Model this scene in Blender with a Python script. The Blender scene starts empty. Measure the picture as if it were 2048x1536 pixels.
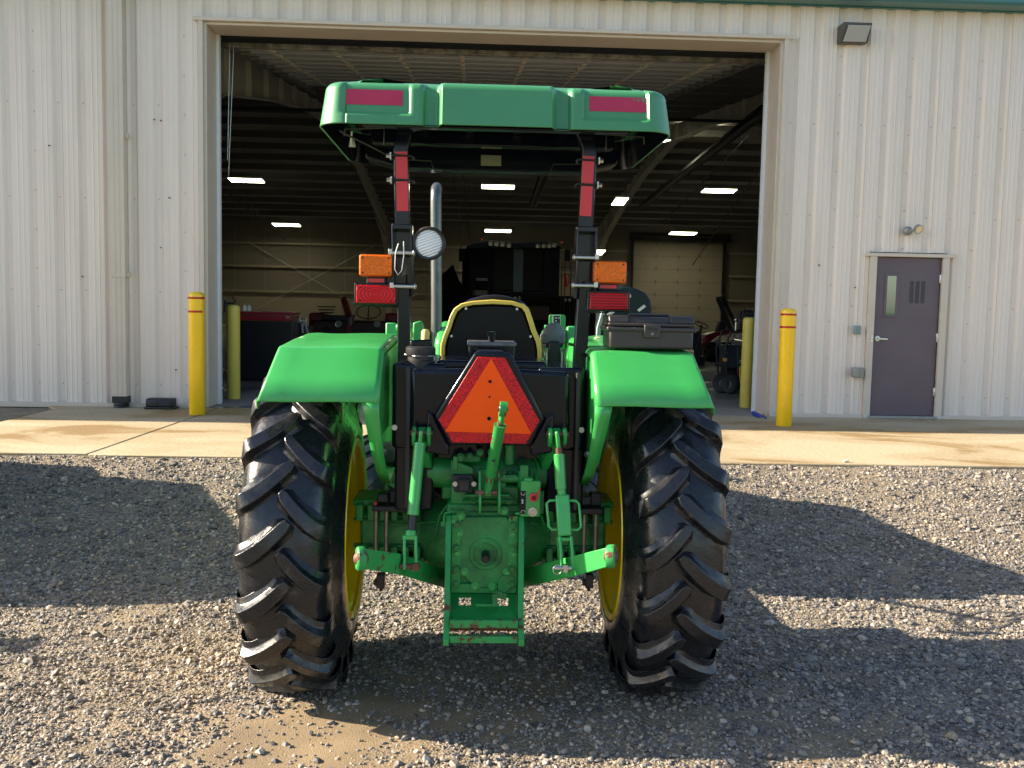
import bpy, math, random
import numpy as np
from mathutils import Vector, Matrix
random.seed(7); rng = np.random.default_rng(11)
PI = math.pi; R = math.radians

# ------------------------------------------------------------------ camera, sky, sun, exposure
sc = bpy.context.scene
F = 1950.0; PITCH = R(4.75); YAW = R(2.5); ROLL = 0.020; H = 1.40
def _basis():
    cy, sy, cp, sp = math.cos(YAW), math.sin(YAW), math.cos(PITCH), math.sin(PITCH)
    f = Vector((sy*cp, cy*cp, -sp)); r0 = Vector((cy, -sy, 0)); u0 = r0.cross(f)
    c, s = math.cos(ROLL), math.sin(ROLL)
    return c*r0 + s*u0, -s*r0 + c*u0, f
CR, CU, CF = _basis()
cam = bpy.data.cameras.new('camera'); cam.sensor_fit = 'HORIZONTAL'; cam.sensor_width = 36
cam.lens = 36*F/2048; cam.clip_start = 0.05; cam.clip_end = 2000
co = bpy.data.objects.new('camera', cam); bpy.context.collection.objects.link(co)
co.matrix_world = Matrix(((CR.x, CU.x, -CF.x, 0), (CR.y, CU.y, -CF.y, 0), (CR.z, CU.z, -CF.z, H), (0, 0, 0, 1)))
sc.camera = co
SUN_EL = R(27); SUN_AZ = R(6.3)                     # the sun stands left, slightly behind the building front
sd = Vector((-math.cos(SUN_EL)*math.cos(SUN_AZ), math.cos(SUN_EL)*math.sin(SUN_AZ), math.sin(SUN_EL)))
w = bpy.data.worlds.new('World'); sc.world = w; w.use_nodes = True
wn = w.node_tree.nodes; wl = w.node_tree.links
sky = wn.new('ShaderNodeTexSky'); sky.sky_type = 'NISHITA'; sky.sun_disc = False
sky.sun_elevation = SUN_EL; sky.sun_rotation = R(-90)+SUN_AZ; sky.air_density = 1.0; sky.dust_density = 1.0; sky.ozone_density = 1.0
wl.new(sky.outputs[0], wn['Background'].inputs[0]); wn['Background'].inputs[1].default_value = 0.09
ld = bpy.data.lights.new('sun', 'SUN'); ld.energy = 5.0; ld.angle = R(0.5); ld.color = (1, 0.86, 0.66)
lo = bpy.data.objects.new('sun', ld); bpy.context.collection.objects.link(lo)
lo.rotation_euler = (-sd).to_track_quat('-Z', 'Y').to_euler()
sc.view_settings.view_transform = 'Standard'; sc.view_settings.look = 'None'
sc.view_settings.exposure = 1.68; sc.view_settings.gamma = 1
sc.cycles.max_bounces = 8; sc.cycles.diffuse_bounces = 4; sc.cycles.glossy_bounces = 4

# ------------------------------------------------------------------ helpers
def pix(px, py, Y):
    d = CF + CR*((px-1024)/F) + CU*((768-py)/F)
    return Vector((0, 0, H)) + d*(Y/d.y)
def pixz(px, py, Z):
    d = CF + CR*((px-1024)/F) + CU*((768-py)/F)
    return Vector((0, 0, H)) + d*((Z-H)/d.z)
TO = Vector((0.075, 4.5, -0.36))                     # the tractor's origin: ground under its rear axle
def T(px, py, yl):                                   # a point of the tractor seen at px,py, yl ahead of the axle
    return pix(px, py, 4.5+yl) - TO

class MB:
    def __init__(s): s.v = []; s.f = []
    def add(s, vs, fs):
        o = len(s.v); s.v += [tuple(v) for v in vs]; s.f += [tuple(i+o for i in f) for f in fs]; return s
    def box(s, a, b, rot=None, c=None):
        x0, y0, z0 = a; x1, y1, z1 = b
        vs = [Vector(p) for p in ((x0,y0,z0),(x1,y0,z0),(x1,y1,z0),(x0,y1,z0),(x0,y0,z1),(x1,y0,z1),(x1,y1,z1),(x0,y1,z1))]
        if rot is not None:
            cc = Vector(c) if c is not None else sum(vs, Vector())/8
            vs = [cc + rot @ (v-cc) for v in vs]
        return s.add(vs, [(0,3,2,1),(4,5,6,7),(0,1,5,4),(1,2,6,5),(2,3,7,6),(3,0,4,7)])
    def cbox(s, c, d, rot=None):
        c = Vector(c); d = Vector(d)/2
        return s.box(c-d, c+d, rot, c)
    def prism(s, pts, vec):                          # planar polygon extruded by vec
        pts = [Vector(p) for p in pts]; n = len(pts); vec = Vector(vec)
        nn = sum(((pts[i]-pts[0]).cross(pts[i+1]-pts[0]) for i in range(1, n-1)), Vector())
        if nn.dot(vec) < 0: pts.reverse()
        return s.add(pts+[p+vec for p in pts], [tuple(range(n-1, -1, -1)), tuple(range(n, 2*n))]+[(i, (i+1) % n, n+(i+1) % n, n+i) for i in range(n)])
    def bar(s, p, q, w, h=None, up=(0, 0, 1)):       # rectangular bar from p to q
        p, q = Vector(p), Vector(q); h = h or w; d = (q-p).normalized(); up = Vector(up)
        if abs(d.dot(up)) > .98: up = Vector((0, 1, 0))
        a = d.cross(up).normalized()*w/2; b = a.normalized().cross(d)*h/2
        vs = [p-a-b, p+a-b, p+a+b, p-a+b, q-a-b, q+a-b, q+a+b, q-a+b]
        return s.add(vs, [(0,1,2,3),(7,6,5,4),(0,4,5,1),(1,5,6,2),(2,6,7,3),(3,7,4,0)])
    def tube(s, pts, r, n=12, closed=False, caps=True):
        pts = [Vector(p) for p in pts]; m = len(pts); rr = r if isinstance(r, (list, tuple)) else [r]*m
        d0 = (pts[1]-pts[0]).normalized(); up = Vector((0, 0, 1)) if abs(d0.z) < .9 else Vector((1, 0, 0))
        vs = []; a = None
        for i, p in enumerate(pts):
            if closed: d = (pts[(i+1) % m]-pts[i-1]).normalized()
            else: d = (pts[min(i+1, m-1)]-pts[max(i-1, 0)]).normalized()
            if a is None: a = d.cross(up).normalized()
            else: a = (a - d*a.dot(d)).normalized()
            b = d.cross(a)
            for k in range(n):
                t = 2*PI*k/n; vs.append(p+(a*math.cos(t)+b*math.sin(t))*rr[i])
        fs = [(i*n+k, i*n+(k+1) % n, (i+1)*n+(k+1) % n, (i+1)*n+k) for i in range(m-1) for k in range(n)]
        if closed: fs += [((m-1)*n+k, (m-1)*n+(k+1) % n, (k+1) % n, k) for k in range(n)]
        elif caps: fs += [tuple(range(n-1, -1, -1)), tuple((m-1)*n+k for k in range(n))]
        return s.add(vs, fs)
    def cyl(s, p, q, r, n=20): return s.tube([p, q], r, n)
    def lathe(s, prof, c, axis='X', n=48, closed=False):      # prof: (along axis, radius)
        c = Vector(c); vs = []
        ax = {'X': (Vector((1,0,0)), Vector((0,1,0)), Vector((0,0,1))), 'Y': (Vector((0,1,0)), Vector((0,0,1)), Vector((1,0,0))), 'Z': (Vector((0,0,1)), Vector((1,0,0)), Vector((0,1,0)))}
        A, B, C = ax[axis] if isinstance(axis, str) else axis
        for (t, r) in prof:
            for k in range(n):
                th = 2*PI*k/n; vs.append(c+A*t+(B*math.cos(th)+C*math.sin(th))*max(r, 1e-5))
        m = len(prof)
        fs = [(i*n+k, (i+1)*n+k, (i+1)*n+(k+1) % n, i*n+(k+1) % n) for i in range(m-1) for k in range(n)]
        if closed: fs += [((m-1)*n+k, k, (k+1) % n, (m-1)*n+(k+1) % n) for k in range(n)]
        return s.add(vs, fs)
    def grid(s, rows):
        m, n = len(rows), len(rows[0])
        return s.add([p for r in rows for p in r], [(i*n+k, i*n+k+1, (i+1)*n+k+1, (i+1)*n+k) for i in range(m-1) for k in range(n-1)])
    def sphere(s, c, r, n=12, sc_=(1, 1, 1)):
        c = Vector(c); prof = [(math.cos(PI*i/n), math.sin(PI*i/n)) for i in range(n+1)]; o = MB().lathe(prof, (0, 0, 0), 'Z', n*2)
        return s.add([c+Vector((v[0]*r*sc_[0], v[1]*r*sc_[1], v[2]*r*sc_[2])) for v in o.v], o.f)
    def hexbolt(s, c, axis, r=.014, h=.012):
        c = Vector(c); a = Vector(axis).normalized()
        s.tube([c, c+a*.003], r*1.35, 16); return s.tube([c, c+a*h], r, 6)
    def clusters(s, tol):                            # separate pieces: connected shells whose boxes do not touch
        par = list(range(len(s.v)))
        def find(i):
            while par[i] != i: par[i] = par[par[i]]; i = par[i]
            return i
        for f in s.f:
            a = find(f[0])
            for i in f[1:]: par[find(i)] = a
        comp = {}
        for f in s.f: comp.setdefault(find(f[0]), []).append(f)
        if len(comp) < 2: return None
        V = np.array([tuple(v) for v in s.v]); items = []
        for fs in comp.values():
            idx = np.unique([i for f in fs for i in f]); items.append([fs, V[idx].min(0)-tol/2, V[idx].max(0)+tol/2])
        n = len(items); p2 = list(range(n))
        def f2(i):
            while p2[i] != i: p2[i] = p2[p2[i]]; i = p2[i]
            return i
        lo = np.array([i[1] for i in items]); hi = np.array([i[2] for i in items])
        for i in range(n):
            for j in np.nonzero(((lo[i] <= hi).all(1)) & ((hi[i] >= lo).all(1)))[0]: p2[f2(int(j))] = f2(i)
        out = {}
        for i in range(n): out.setdefault(f2(i), []).extend(items[i][0])
        if len(out) < 2: return None
        res = []
        for fs in out.values():
            mp = {}; m = MB()
            for f in fs:
                g = []
                for i in f:
                    if i not in mp: mp[i] = len(m.v); m.v.append(tuple(s.v[i]))
                    g.append(mp[i])
                m.f.append(tuple(g))
            res.append(m)
        res.sort(key=lambda m: -len(m.v)); return res
    def build(s, name, mat, parent=None, bevel=0, smooth=40, solid=0, seg=2, fix=True, tol=.004, one=False):
        if parent and not one:
            cl = s.clusters(tol)
            if cl and len(cl) <= 100:
                obs = [c.build(name, mat, parent, bevel, smooth, solid, seg, fix, one=True) for c in cl]; return obs[0]
        me = bpy.data.meshes.new(name); me.from_pydata(s.v, [], s.f); me.validate()
        if fix:
            import bmesh
            bm = bmesh.new(); bm.from_mesh(me); bmesh.ops.recalc_face_normals(bm, faces=bm.faces); bm.to_mesh(me); bm.free()
        if smooth:
            me.shade_smooth(); me.set_sharp_from_angle(angle=R(smooth))
        o = bpy.data.objects.new(name, me); bpy.context.collection.objects.link(o); me.materials.append(mat)
        if parent: o.parent = parent
        if solid:
            m = o.modifiers.new('solid', 'SOLIDIFY'); m.thickness = solid; m.offset = 0
        if bevel:
            m = o.modifiers.new('bevel', 'BEVEL'); m.width = bevel; m.segments = seg; m.limit_method = 'ANGLE'; m.angle_limit = R(35); m.harden_normals = False
        return o
def thing(name, label, cat, loc=(0, 0, 0), rz=0, group=None):
    o = bpy.data.objects.new(name, None); bpy.context.collection.objects.link(o); o.location = loc; o.rotation_euler = (0, 0, rz)
    return tag(o, label, cat, group)
def tag(o, label=None, cat=None, group=None, kind=None):
    if label: o['label'] = label
    if cat: o['category'] = cat
    if group: o['group'] = group
    if kind: o['kind'] = kind
    return o
def rrect(w, h, r, n=5):                              # rounded rectangle outline, centred
    out = []
    for cx, cz, a0 in ((w/2-r, h/2-r, 0), (-w/2+r, h/2-r, 90), (-w/2+r, -h/2+r, 180), (w/2-r, -h/2+r, 270)):
        for i in range(n+1):
            a = R(a0+90*i/n); out.append((cx+r*math.cos(a), cz+r*math.sin(a)))
    return out
def arc(c, r, a0, a1, n=8, plane='XZ'):
    out = []
    for i in range(n+1):
        a = R(a0+(a1-a0)*i/n); u, v = r*math.cos(a), r*math.sin(a)
        out.append(Vector(c)+(Vector((u, 0, v)) if plane == 'XZ' else Vector((0, u, v)) if plane == 'YZ' else Vector((u, v, 0))))
    return out

# ------------------------------------------------------------------ materials
def M(name, col, rough=.5, metal=0, coat=0, var=0, vscale=6, bump=0, bscale=60, spec=None, dirt=None, dscale=4, dlo=.55, dhi=.7, emit=0, trans=0, rvar=0, stretch=None, bdist=.002, wet=0):
    m = bpy.data.materials.new(name); m.use_nodes = True; N = m.node_tree.nodes; L = m.node_tree.links; b = N['Principled BSDF']
    b.inputs['Base Color'].default_value = (*col, 1); b.inputs['Roughness'].default_value = rough; b.inputs['Metallic'].default_value = metal
    if coat: b.inputs['Coat Weight'].default_value = coat; b.inputs['Coat Roughness'].default_value = .06
    if spec is not None: b.inputs['Specular IOR Level'].default_value = spec
    if emit: b.inputs['Emission Color'].default_value = (*col, 1); b.inputs['Emission Strength'].default_value = emit
    if trans: b.inputs['Transmission Weight'].default_value = trans
    tc = N.new('ShaderNodeTexCoord'); src = tc.outputs['Object']
    if stretch:
        mp = N.new('ShaderNodeMapping'); mp.inputs['Scale'].default_value = stretch; L.new(src, mp.inputs[0]); src = mp.outputs[0]
    def noise(s, det=4, rg=.55):
        n = N.new('ShaderNodeTexNoise'); n.inputs['Scale'].default_value = s; n.inputs['Detail'].default_value = det; n.inputs['Roughness'].default_value = rg
        L.new(src, n.inputs['Vector']); return n
    def mapr(o, a, b_, c, d):
        r = N.new('ShaderNodeMapRange'); r.inputs[1].default_value = a; r.inputs[2].default_value = b_; r.inputs[3].default_value = c; r.inputs[4].default_value = d
        L.new(o, r.inputs[0]); return r.outputs[0]
    cur = None
    if var:
        n = noise(vscale, 6); mx = N.new('ShaderNodeMix'); mx.data_type = 'RGBA'; mx.blend_type = 'MIX'
        mx.inputs[6].default_value = (*[c*(1-var) for c in col], 1); mx.inputs[7].default_value = (*[min(1, c*(1+var)) for c in col], 1)
        L.new(mapr(n.outputs[0], .3, .7, 0, 1), mx.inputs[0]); L.new(mx.outputs[2], b.inputs['Base Color']); cur = mx.outputs[2]
    if dirt:
        n = noise(dscale, 8, .7); mx = N.new('ShaderNodeMix'); mx.data_type = 'RGBA'
        if cur: L.new(cur, mx.inputs[6])
        else: mx.inputs[6].default_value = (*col, 1)
        mx.inputs[7].default_value = (*dirt, 1); fac = mapr(n.outputs[0], dlo, dhi, 0, 1)
        L.new(fac, mx.inputs[0]); L.new(mx.outputs[2], b.inputs['Base Color'])
        if not wet: L.new(mapr(fac, 0, 1, rough, .85), b.inputs['Roughness'])
    if rvar:
        n = noise(vscale*2.3+3, 6, .65); L.new(mapr(n.outputs[0], .35, .65, max(.03, rough-rvar), min(1, rough+rvar)), b.inputs['Roughness'])
    if bump:
        n = noise(bscale, 5, .6); bp = N.new('ShaderNodeBump'); bp.inputs['Strength'].default_value = bump; bp.inputs['Distance'].default_value = bdist
        L.new(n.outputs[0], bp.inputs['Height']); L.new(bp.outputs[0], b.inputs['Normal'])
    m['mapr'] = 0
    return m
GREEN = (.040, .34, .072)
green = M('green_paint', GREEN, .32, coat=.25, var=.10, vscale=3, bump=.12, bscale=14, dirt=(.05, .20, .06), dscale=4, dlo=.56, dhi=.85, wet=1)
canopyg = M('canopy_green_plastic', (.050, .235, .092), .36, coat=.25, var=.05, vscale=3, bump=.05, bscale=90)
greend = M('green_cast_paint', (.012, .21, .042), .42, coat=.15, var=.28, vscale=9, bump=.5, bscale=70, bdist=.003, dirt=(.012, .055, .018), dscale=5, dlo=.47, dhi=.72)
chip = M('chipped_green_paint', (.016, .27, .055), .45, coat=.1, var=.15, vscale=9, bump=.4, bscale=50, dirt=(.10, .035, .018), dscale=16, dlo=.585, dhi=.61)
chip2 = M('heavily_chipped_green_paint', (.02, .26, .06), .5, var=.15, vscale=9, bump=.5, bscale=40, dirt=(.11, .035, .02), dscale=24, dlo=.55, dhi=.58)
yellow = M('yellow_rim_paint', (1.0, .68, .010), .34, coat=.25, var=.07, vscale=4, dirt=(.30, .19, .03), dscale=6, dlo=.62, dhi=.8)
seaty = M('yellow_seat_paint', (.82, .60, .10), .4, coat=.3, var=.06, vscale=5, dirt=(.45, .22, .03), dscale=22, dlo=.63, dhi=.7)
blackp = M('black_gloss_paint', (.004, .006, .012), .17, coat=.10, spec=.28, rvar=.05, vscale=2, bump=.10, bscale=6)
blackm = M('black_matte', (.014, .014, .016), .5, var=.2, vscale=8)
blackt = M('toolbox_black_plastic', (.035, .030, .028), .36, bump=.25, bscale=180, rvar=.06)
rubber = M('wet_tyre_rubber', (.0085, .0095, .0125), .29, spec=.55, rvar=.16, vscale=4, bump=.6, bscale=22, bdist=.004, dirt=(.10, .092, .082), dscale=6, dlo=.585, dhi=.74, wet=1)  # pale grey patches mix mud with wet shine painted into the colour
rubberd = M('dark_rubber', (.015, .015, .016), .55, bump=.3, bscale=60)
redtape = M('red_reflective_tape', (.60, .012, .022), .35, coat=.2, bump=.15, bscale=200)
maroon = M('faded_red_reflector', (.42, .018, .065), .4, var=.06, vscale=9, dirt=(.05, .26, .10), dscale=13, dlo=.72, dhi=.74)
steel = M('zinc_steel', (.55, .53, .50), .35, metal=.9, var=.15, vscale=40)
bolts = M('rod_steel', (.30, .25, .20), .45, metal=.7, var=.25, vscale=30)
rust = M('rusty_steel', (.13, .06, .04), .6, metal=.3, var=.35, vscale=30, bump=.4)
darksteel = M('oiled_dark_steel', (.03, .028, .03), .35, metal=.6, var=.3, vscale=20)
grayg = M('grey_exhaust_pipe', (.11, .12, .12), .33, metal=.55, var=.12, vscale=5, rvar=.1)
def lens(name, col, kind):
    m = bpy.data.materials.new(name); m.use_nodes = True; N = m.node_tree.nodes; L = m.node_tree.links; b = N['Principled BSDF']
    b.inputs['Roughness'].default_value = .22; b.inputs['Coat Weight'].default_value = .12; b.inputs['Specular IOR Level'].default_value = .25
    tc = N.new('ShaderNodeTexCoord'); mp = N.new('ShaderNodeMapping'); L.new(tc.outputs['Object'], mp.inputs[0])
    if kind == 'rings': t = N.new('ShaderNodeTexWave'); t.wave_type = 'RINGS'; t.rings_direction = 'Y'; t.inputs['Scale'].default_value = 33; mp.inputs['Scale'].default_value = (.6, 1, 1); t.inputs['Distortion'].default_value = .6
    elif kind == 'lines': t = N.new('ShaderNodeTexWave'); t.bands_direction = 'Z'; t.inputs['Scale'].default_value = 26; t.inputs['Distortion'].default_value = .5
    else: t = N.new('ShaderNodeTexVoronoi'); t.inputs['Scale'].default_value = 170
    L.new(mp.outputs[0], t.inputs['Vector'])
    mx = N.new('ShaderNodeMix'); mx.data_type = 'RGBA'; mx.inputs[6].default_value = (*[c*.55 for c in col], 1); mx.inputs[7].default_value = (*[min(1, c*1.25) for c in col], 1)
    L.new(t.outputs[0], mx.inputs[0]); L.new(mx.outputs[2], b.inputs['Base Color'])
    bp = N.new('ShaderNodeBump'); bp.inputs['Strength'].default_value = .7; bp.inputs['Distance'].default_value = .002; L.new(t.outputs[0], bp.inputs['Height']); L.new(bp.outputs[0], b.inputs['Normal'])
    return m
amberl = lens('amber_lens', (.80, .15, .002), 'cells'); redl = lens('red_ring_lens', (.58, .003, .010), 'rings'); redl2 = lens('red_ribbed_lens', (.40, .003, .010), 'lines')
def sign_red():
    m = M('embossed_red_border', (.50, .008, .016), .3, spec=.3); N = m.node_tree.nodes; L = m.node_tree.links; b = N['Principled BSDF']
    tc = N.new('ShaderNodeTexCoord'); t = N.new('ShaderNodeTexNoise'); t.inputs['Scale'].default_value = 70; t.inputs['Detail'].default_value = 2; t.inputs['Distortion'].default_value = 3
    L.new(tc.outputs['Object'], t.inputs['Vector']); r = N.new('ShaderNodeValToRGB'); r.color_ramp.elements[0].position = .46; r.color_ramp.elements[1].position = .54
    r.color_ramp.elements[0].color = (.30, .004, .012, 1); r.color_ramp.elements[1].color = (.72, .012, .018, 1)
    L.new(t.outputs[0], r.inputs[0]); L.new(r.outputs[0], b.inputs['Base Color']); return m
signred = sign_red()
orange = M('fluorescent_orange', (1.0, .088, .004), .32, spec=.2, var=.05, vscale=9, bump=.1, bscale=12)
glassl = M('clear_lamp_lens', (.62, .66, .68), .12, metal=.6, coat=.5)
white = M('white_plastic', (.75, .75, .73), .4)
silver = M('brushed_handle', (.62, .62, .62), .25, metal=.9)
# building
def wall_mat():
    m = M('beige_steel_siding', (.745, .645, .56), .42, coat=.10, var=.03, vscale=.9, stretch=(3, 3, .30), dirt=(.64, .54, .455), dscale=1.0, dlo=.48, dhi=.80, wet=1, rvar=.05)
    return m
siding = wall_mat()
trim = M('beige_steel_trim', (.58, .50, .41), .45, coat=.1, var=.04, vscale=3)
trimw = M('white_track_trim', (.72, .73, .75), .4, var=.03)
tealm = M('teal_gutter', (.035, .16, .17), .35, coat=.3, var=.05)
doorp = M('plum_grey_door_paint', (.115, .082, .100), .42, var=.10, vscale=2.5, bump=.1, bscale=40, dirt=(.115, .10, .11), dscale=3, dlo=.5, dhi=.75, wet=1)
doord = M('peeled_letter_ghost', (.045, .043, .05), .6, var=.3, vscale=30)
glassd = M('door_glass', (.20, .24, .23), .03, metal=.9, coat=.5)
galv = M('galvanised_conduit_box', (.30, .31, .29), .5, metal=.5, var=.15, vscale=20)
lampgl = M('lamp_glass', (.36, .38, .38), .1, coat=.5)
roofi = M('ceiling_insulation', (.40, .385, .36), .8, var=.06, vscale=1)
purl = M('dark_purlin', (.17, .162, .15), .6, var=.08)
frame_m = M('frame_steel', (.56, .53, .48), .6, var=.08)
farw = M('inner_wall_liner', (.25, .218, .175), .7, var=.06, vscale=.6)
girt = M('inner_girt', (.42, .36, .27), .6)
odoor = M('sectional_door_white', (.42, .37, .28), .55, var=.04)
odoord = M('raised_door_underside', (.56, .555, .54), .6, var=.12, vscale=2, stretch=(1, 4, 1))
tube_l = M('fluorescent_tube', (1.0, .95, .68), .5, emit=5.5)
yb = M('yellow_bollard_sleeve', (.86, .53, .006), .34, coat=.35, var=.05, vscale=4, rvar=.05, dirt=(.42, .27, .04), dscale=6, dlo=.60, dhi=.80)
yb2 = M('dull_yellow_bollard', (.62, .50, .09), .5, var=.06, vscale=4)
redb = M('red_band', (.45, .02, .01), .4)
redtool = M('dark_red_enamel', (.25, .010, .022), .32, coat=.4)
redold = M('faded_red_paint', (.24, .03, .024), .5, var=.3, vscale=9)
navy = M('navy_dark_paint', (.012, .018, .035), .35, coat=.3)
blue = M('blue_plastic', (.02, .05, .35), .4)
hose_y = M('yellow_hose', (.55, .30, .04), .5)

# ------------------------------------------------------------------ ground
ZG = -0.36
def gz(x, y):                                        # gravel height: flat under the tractor, rising to the slab
    t = np.clip((y-6.0)/(8.66-6.0), 0, 1); s = t*t*(3-2*t)
    return ZG + s*(0.335) + .012*np.sin(x*1.7+y*.9)*np.sin(y*1.3-x*.6) + .006*np.sin(x*5.1)*np.cos(y*4.3)
def wetmask(x, y):                                   # smooth muddy places with few stones
    a = pixz(620, 1500, ZG); b = pixz(900, 1440, ZG)
    n = .5*np.sin(3.1*x+1.3)*np.sin(2.7*y+.4)+.3*np.sin(7.3*x+y*4)*np.sin(6.1*y-2*x)
    g = lambda c, sx, sy: np.exp(-(((x-c[0])/sx)**2+((y-c[1])/sy)**2))
    m = 1.05*g((a.x+.0, a.y-.02), .50, .36)+.8*g((b.x-.1, b.y+.05), .7, .32)+.55*g((0.45, 3.35), .5, .2)+.30*g((.9, 3.95), .9, .35)+.35*g((-.3, 8.5), 9, .5)
    n2 = np.sin(19*x+3*y)*np.sin(17*y-5*x)+.6*np.sin(41*x-13*y)*np.sin(37*y+9*x)
    xr, yr = .8*x+.6*y, -.6*x+.8*y
    st = np.sin(1.9*xr+1.4*np.sin(1.3*yr)+.7)*np.sin(3.3*yr+1.1*np.sin(2.1*xr))+.5*np.sin(5.2*xr+2*np.sin(3.1*yr))*np.sin(7.7*yr+1.9*np.sin(2.7*xr))
    m = m+.50*np.clip(st-.42, 0, 1)
    return np.clip(m*(.9+.6*n+.38*n2)-.04, 0, 1)
def make_ground():
    xs = np.concatenate([[-400, -120, -40, -16], np.arange(-9, 9.01, .09), [16, 40, 120, 400]])
    ys = np.concatenate([[-25, -8, -2, 0, 1.2], np.arange(2.0, 9.01, .06), [9.6, 11, 14]])
    X, Y = np.meshgrid(xs, ys); Z = gz(X, Y) + rng.normal(0, .0022, X.shape)
    Z = np.where(Y > 8.9, -.03, Z)
    V = np.stack([X, Y, Z], -1).reshape(-1, 3); n = len(xs); m = len(ys)
    i = np.arange((m-1)*(n-1)); r, c = i//(n-1), i % (n-1); b = r*n+c
    Fc = np.stack([b, b+1, b+n+1, b+n], 1)
    me = bpy.data.meshes.new('gravel_ground'); me.from_pydata(V.tolist(), [], Fc.tolist())
    at = me.attributes.new('mud', 'FLOAT', 'POINT'); at.data.foreach_set('value', wetmask(X, Y).reshape(-1).astype(np.float32))
    me.shade_smooth(); return me
gm = bpy.data.materials.new('packed_gravel'); gm.use_nodes = True
def gravel_mat(m):
    N = m.node_tree.nodes; L = m.node_tree.links; b = N['Principled BSDF']
    tc = N.new('ShaderNodeTexCoord'); vo = N.new('ShaderNodeTexVoronoi'); vo.inputs['Scale'].default_value = 80
    ns = N.new('ShaderNodeTexNoise'); ns.inputs['Scale'].default_value = 3; ns.inputs['Detail'].default_value = 5
    fine = N.new('ShaderNodeTexNoise'); fine.inputs['Scale'].default_value = 220; fine.inputs['Detail'].default_value = 4
    for x in (vo, ns, fine): L.new(tc.outputs['Object'], x.inputs['Vector'])
    rp = N.new('ShaderNodeValToRGB'); e = rp.color_ramp.elements
    e[0].color = (.09, .078, .066, 1); e[1].color = (.30, .245, .175, 1); k = e.new(.5); k.color = (.21, .175, .13, 1)
    sep = N.new('ShaderNodeSeparateColor'); L.new(vo.outputs['Color'], sep.inputs[0]); L.new(sep.outputs[0], rp.inputs[0])
    at = N.new('ShaderNodeAttribute'); at.attribute_name = 'mud'
    mx = N.new('ShaderNodeMix'); mx.data_type = 'RGBA'; L.new(rp.outputs[0], mx.inputs[6]); mx.inputs[7].default_value = (.26, .19, .11, 1)
    mr = N.new('ShaderNodeMapRange'); mr.inputs[1].default_value = .25; mr.inputs[2].default_value = .75; mr.inputs[3].default_value = .25; L.new(at.outputs['Fac'], mr.inputs[0])
    L.new(mr.outputs[0], mx.inputs[0])
    mx2 = N.new('ShaderNodeMix'); mx2.data_type = 'RGBA'; mx2.blend_type = 'MULTIPLY'; mx2.inputs[0].default_value = .5; L.new(mx.outputs[2], mx2.inputs[6])
    r2 = N.new('ShaderNodeMapRange'); r2.inputs[1].default_value = .35; r2.inputs[2].default_value = .65; r2.inputs[3].default_value = .55; r2.inputs[4].default_value = 1.25
    L.new(ns.outputs[0], r2.inputs[0]); cb = N.new('ShaderNodeCombineColor')
    for k_ in range(3): L.new(r2.outputs[0], cb.inputs[k_])
    L.new(cb.outputs[0], mx2.inputs[7]); L.new(mx2.outputs[2], b.inputs['Base Color'])
    b.inputs['Roughness'].default_value = .75
    add = N.new('ShaderNodeMath'); add.operation = 'MULTIPLY_ADD'; L.new(vo.outputs['Distance'], add.inputs[0]); 
    inv = N.new('ShaderNodeMapRange'); inv.inputs[1].default_value = .2; inv.inputs[2].default_value = .8; inv.inputs[3].default_value = -1; inv.inputs[4].default_value = -.08
    L.new(at.outputs['Fac'], inv.inputs[0]); L.new(inv.outputs[0], add.inputs[1]); 
    f2 = N.new('ShaderNodeMath'); f2.operation = 'MULTIPLY'; f2.inputs[1].default_value = .6; L.new(fine.outputs[0], f2.inputs[0]); L.new(f2.outputs[0], add.inputs[2])
    bp = N.new('ShaderNodeBump'); bp.inputs['Strength'].default_value = .9; bp.inputs['Distance'].default_value = .012; L.new(add.outputs[0], bp.inputs['Height']); L.new(bp.outputs[0], b.inputs['Normal'])
gravel_mat(gm)
me = make_ground(); me.materials.append(gm); go = bpy.data.objects.new('gravel_ground', me); bpy.context.collection.objects.link(go); tag(go, kind='structure')

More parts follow.
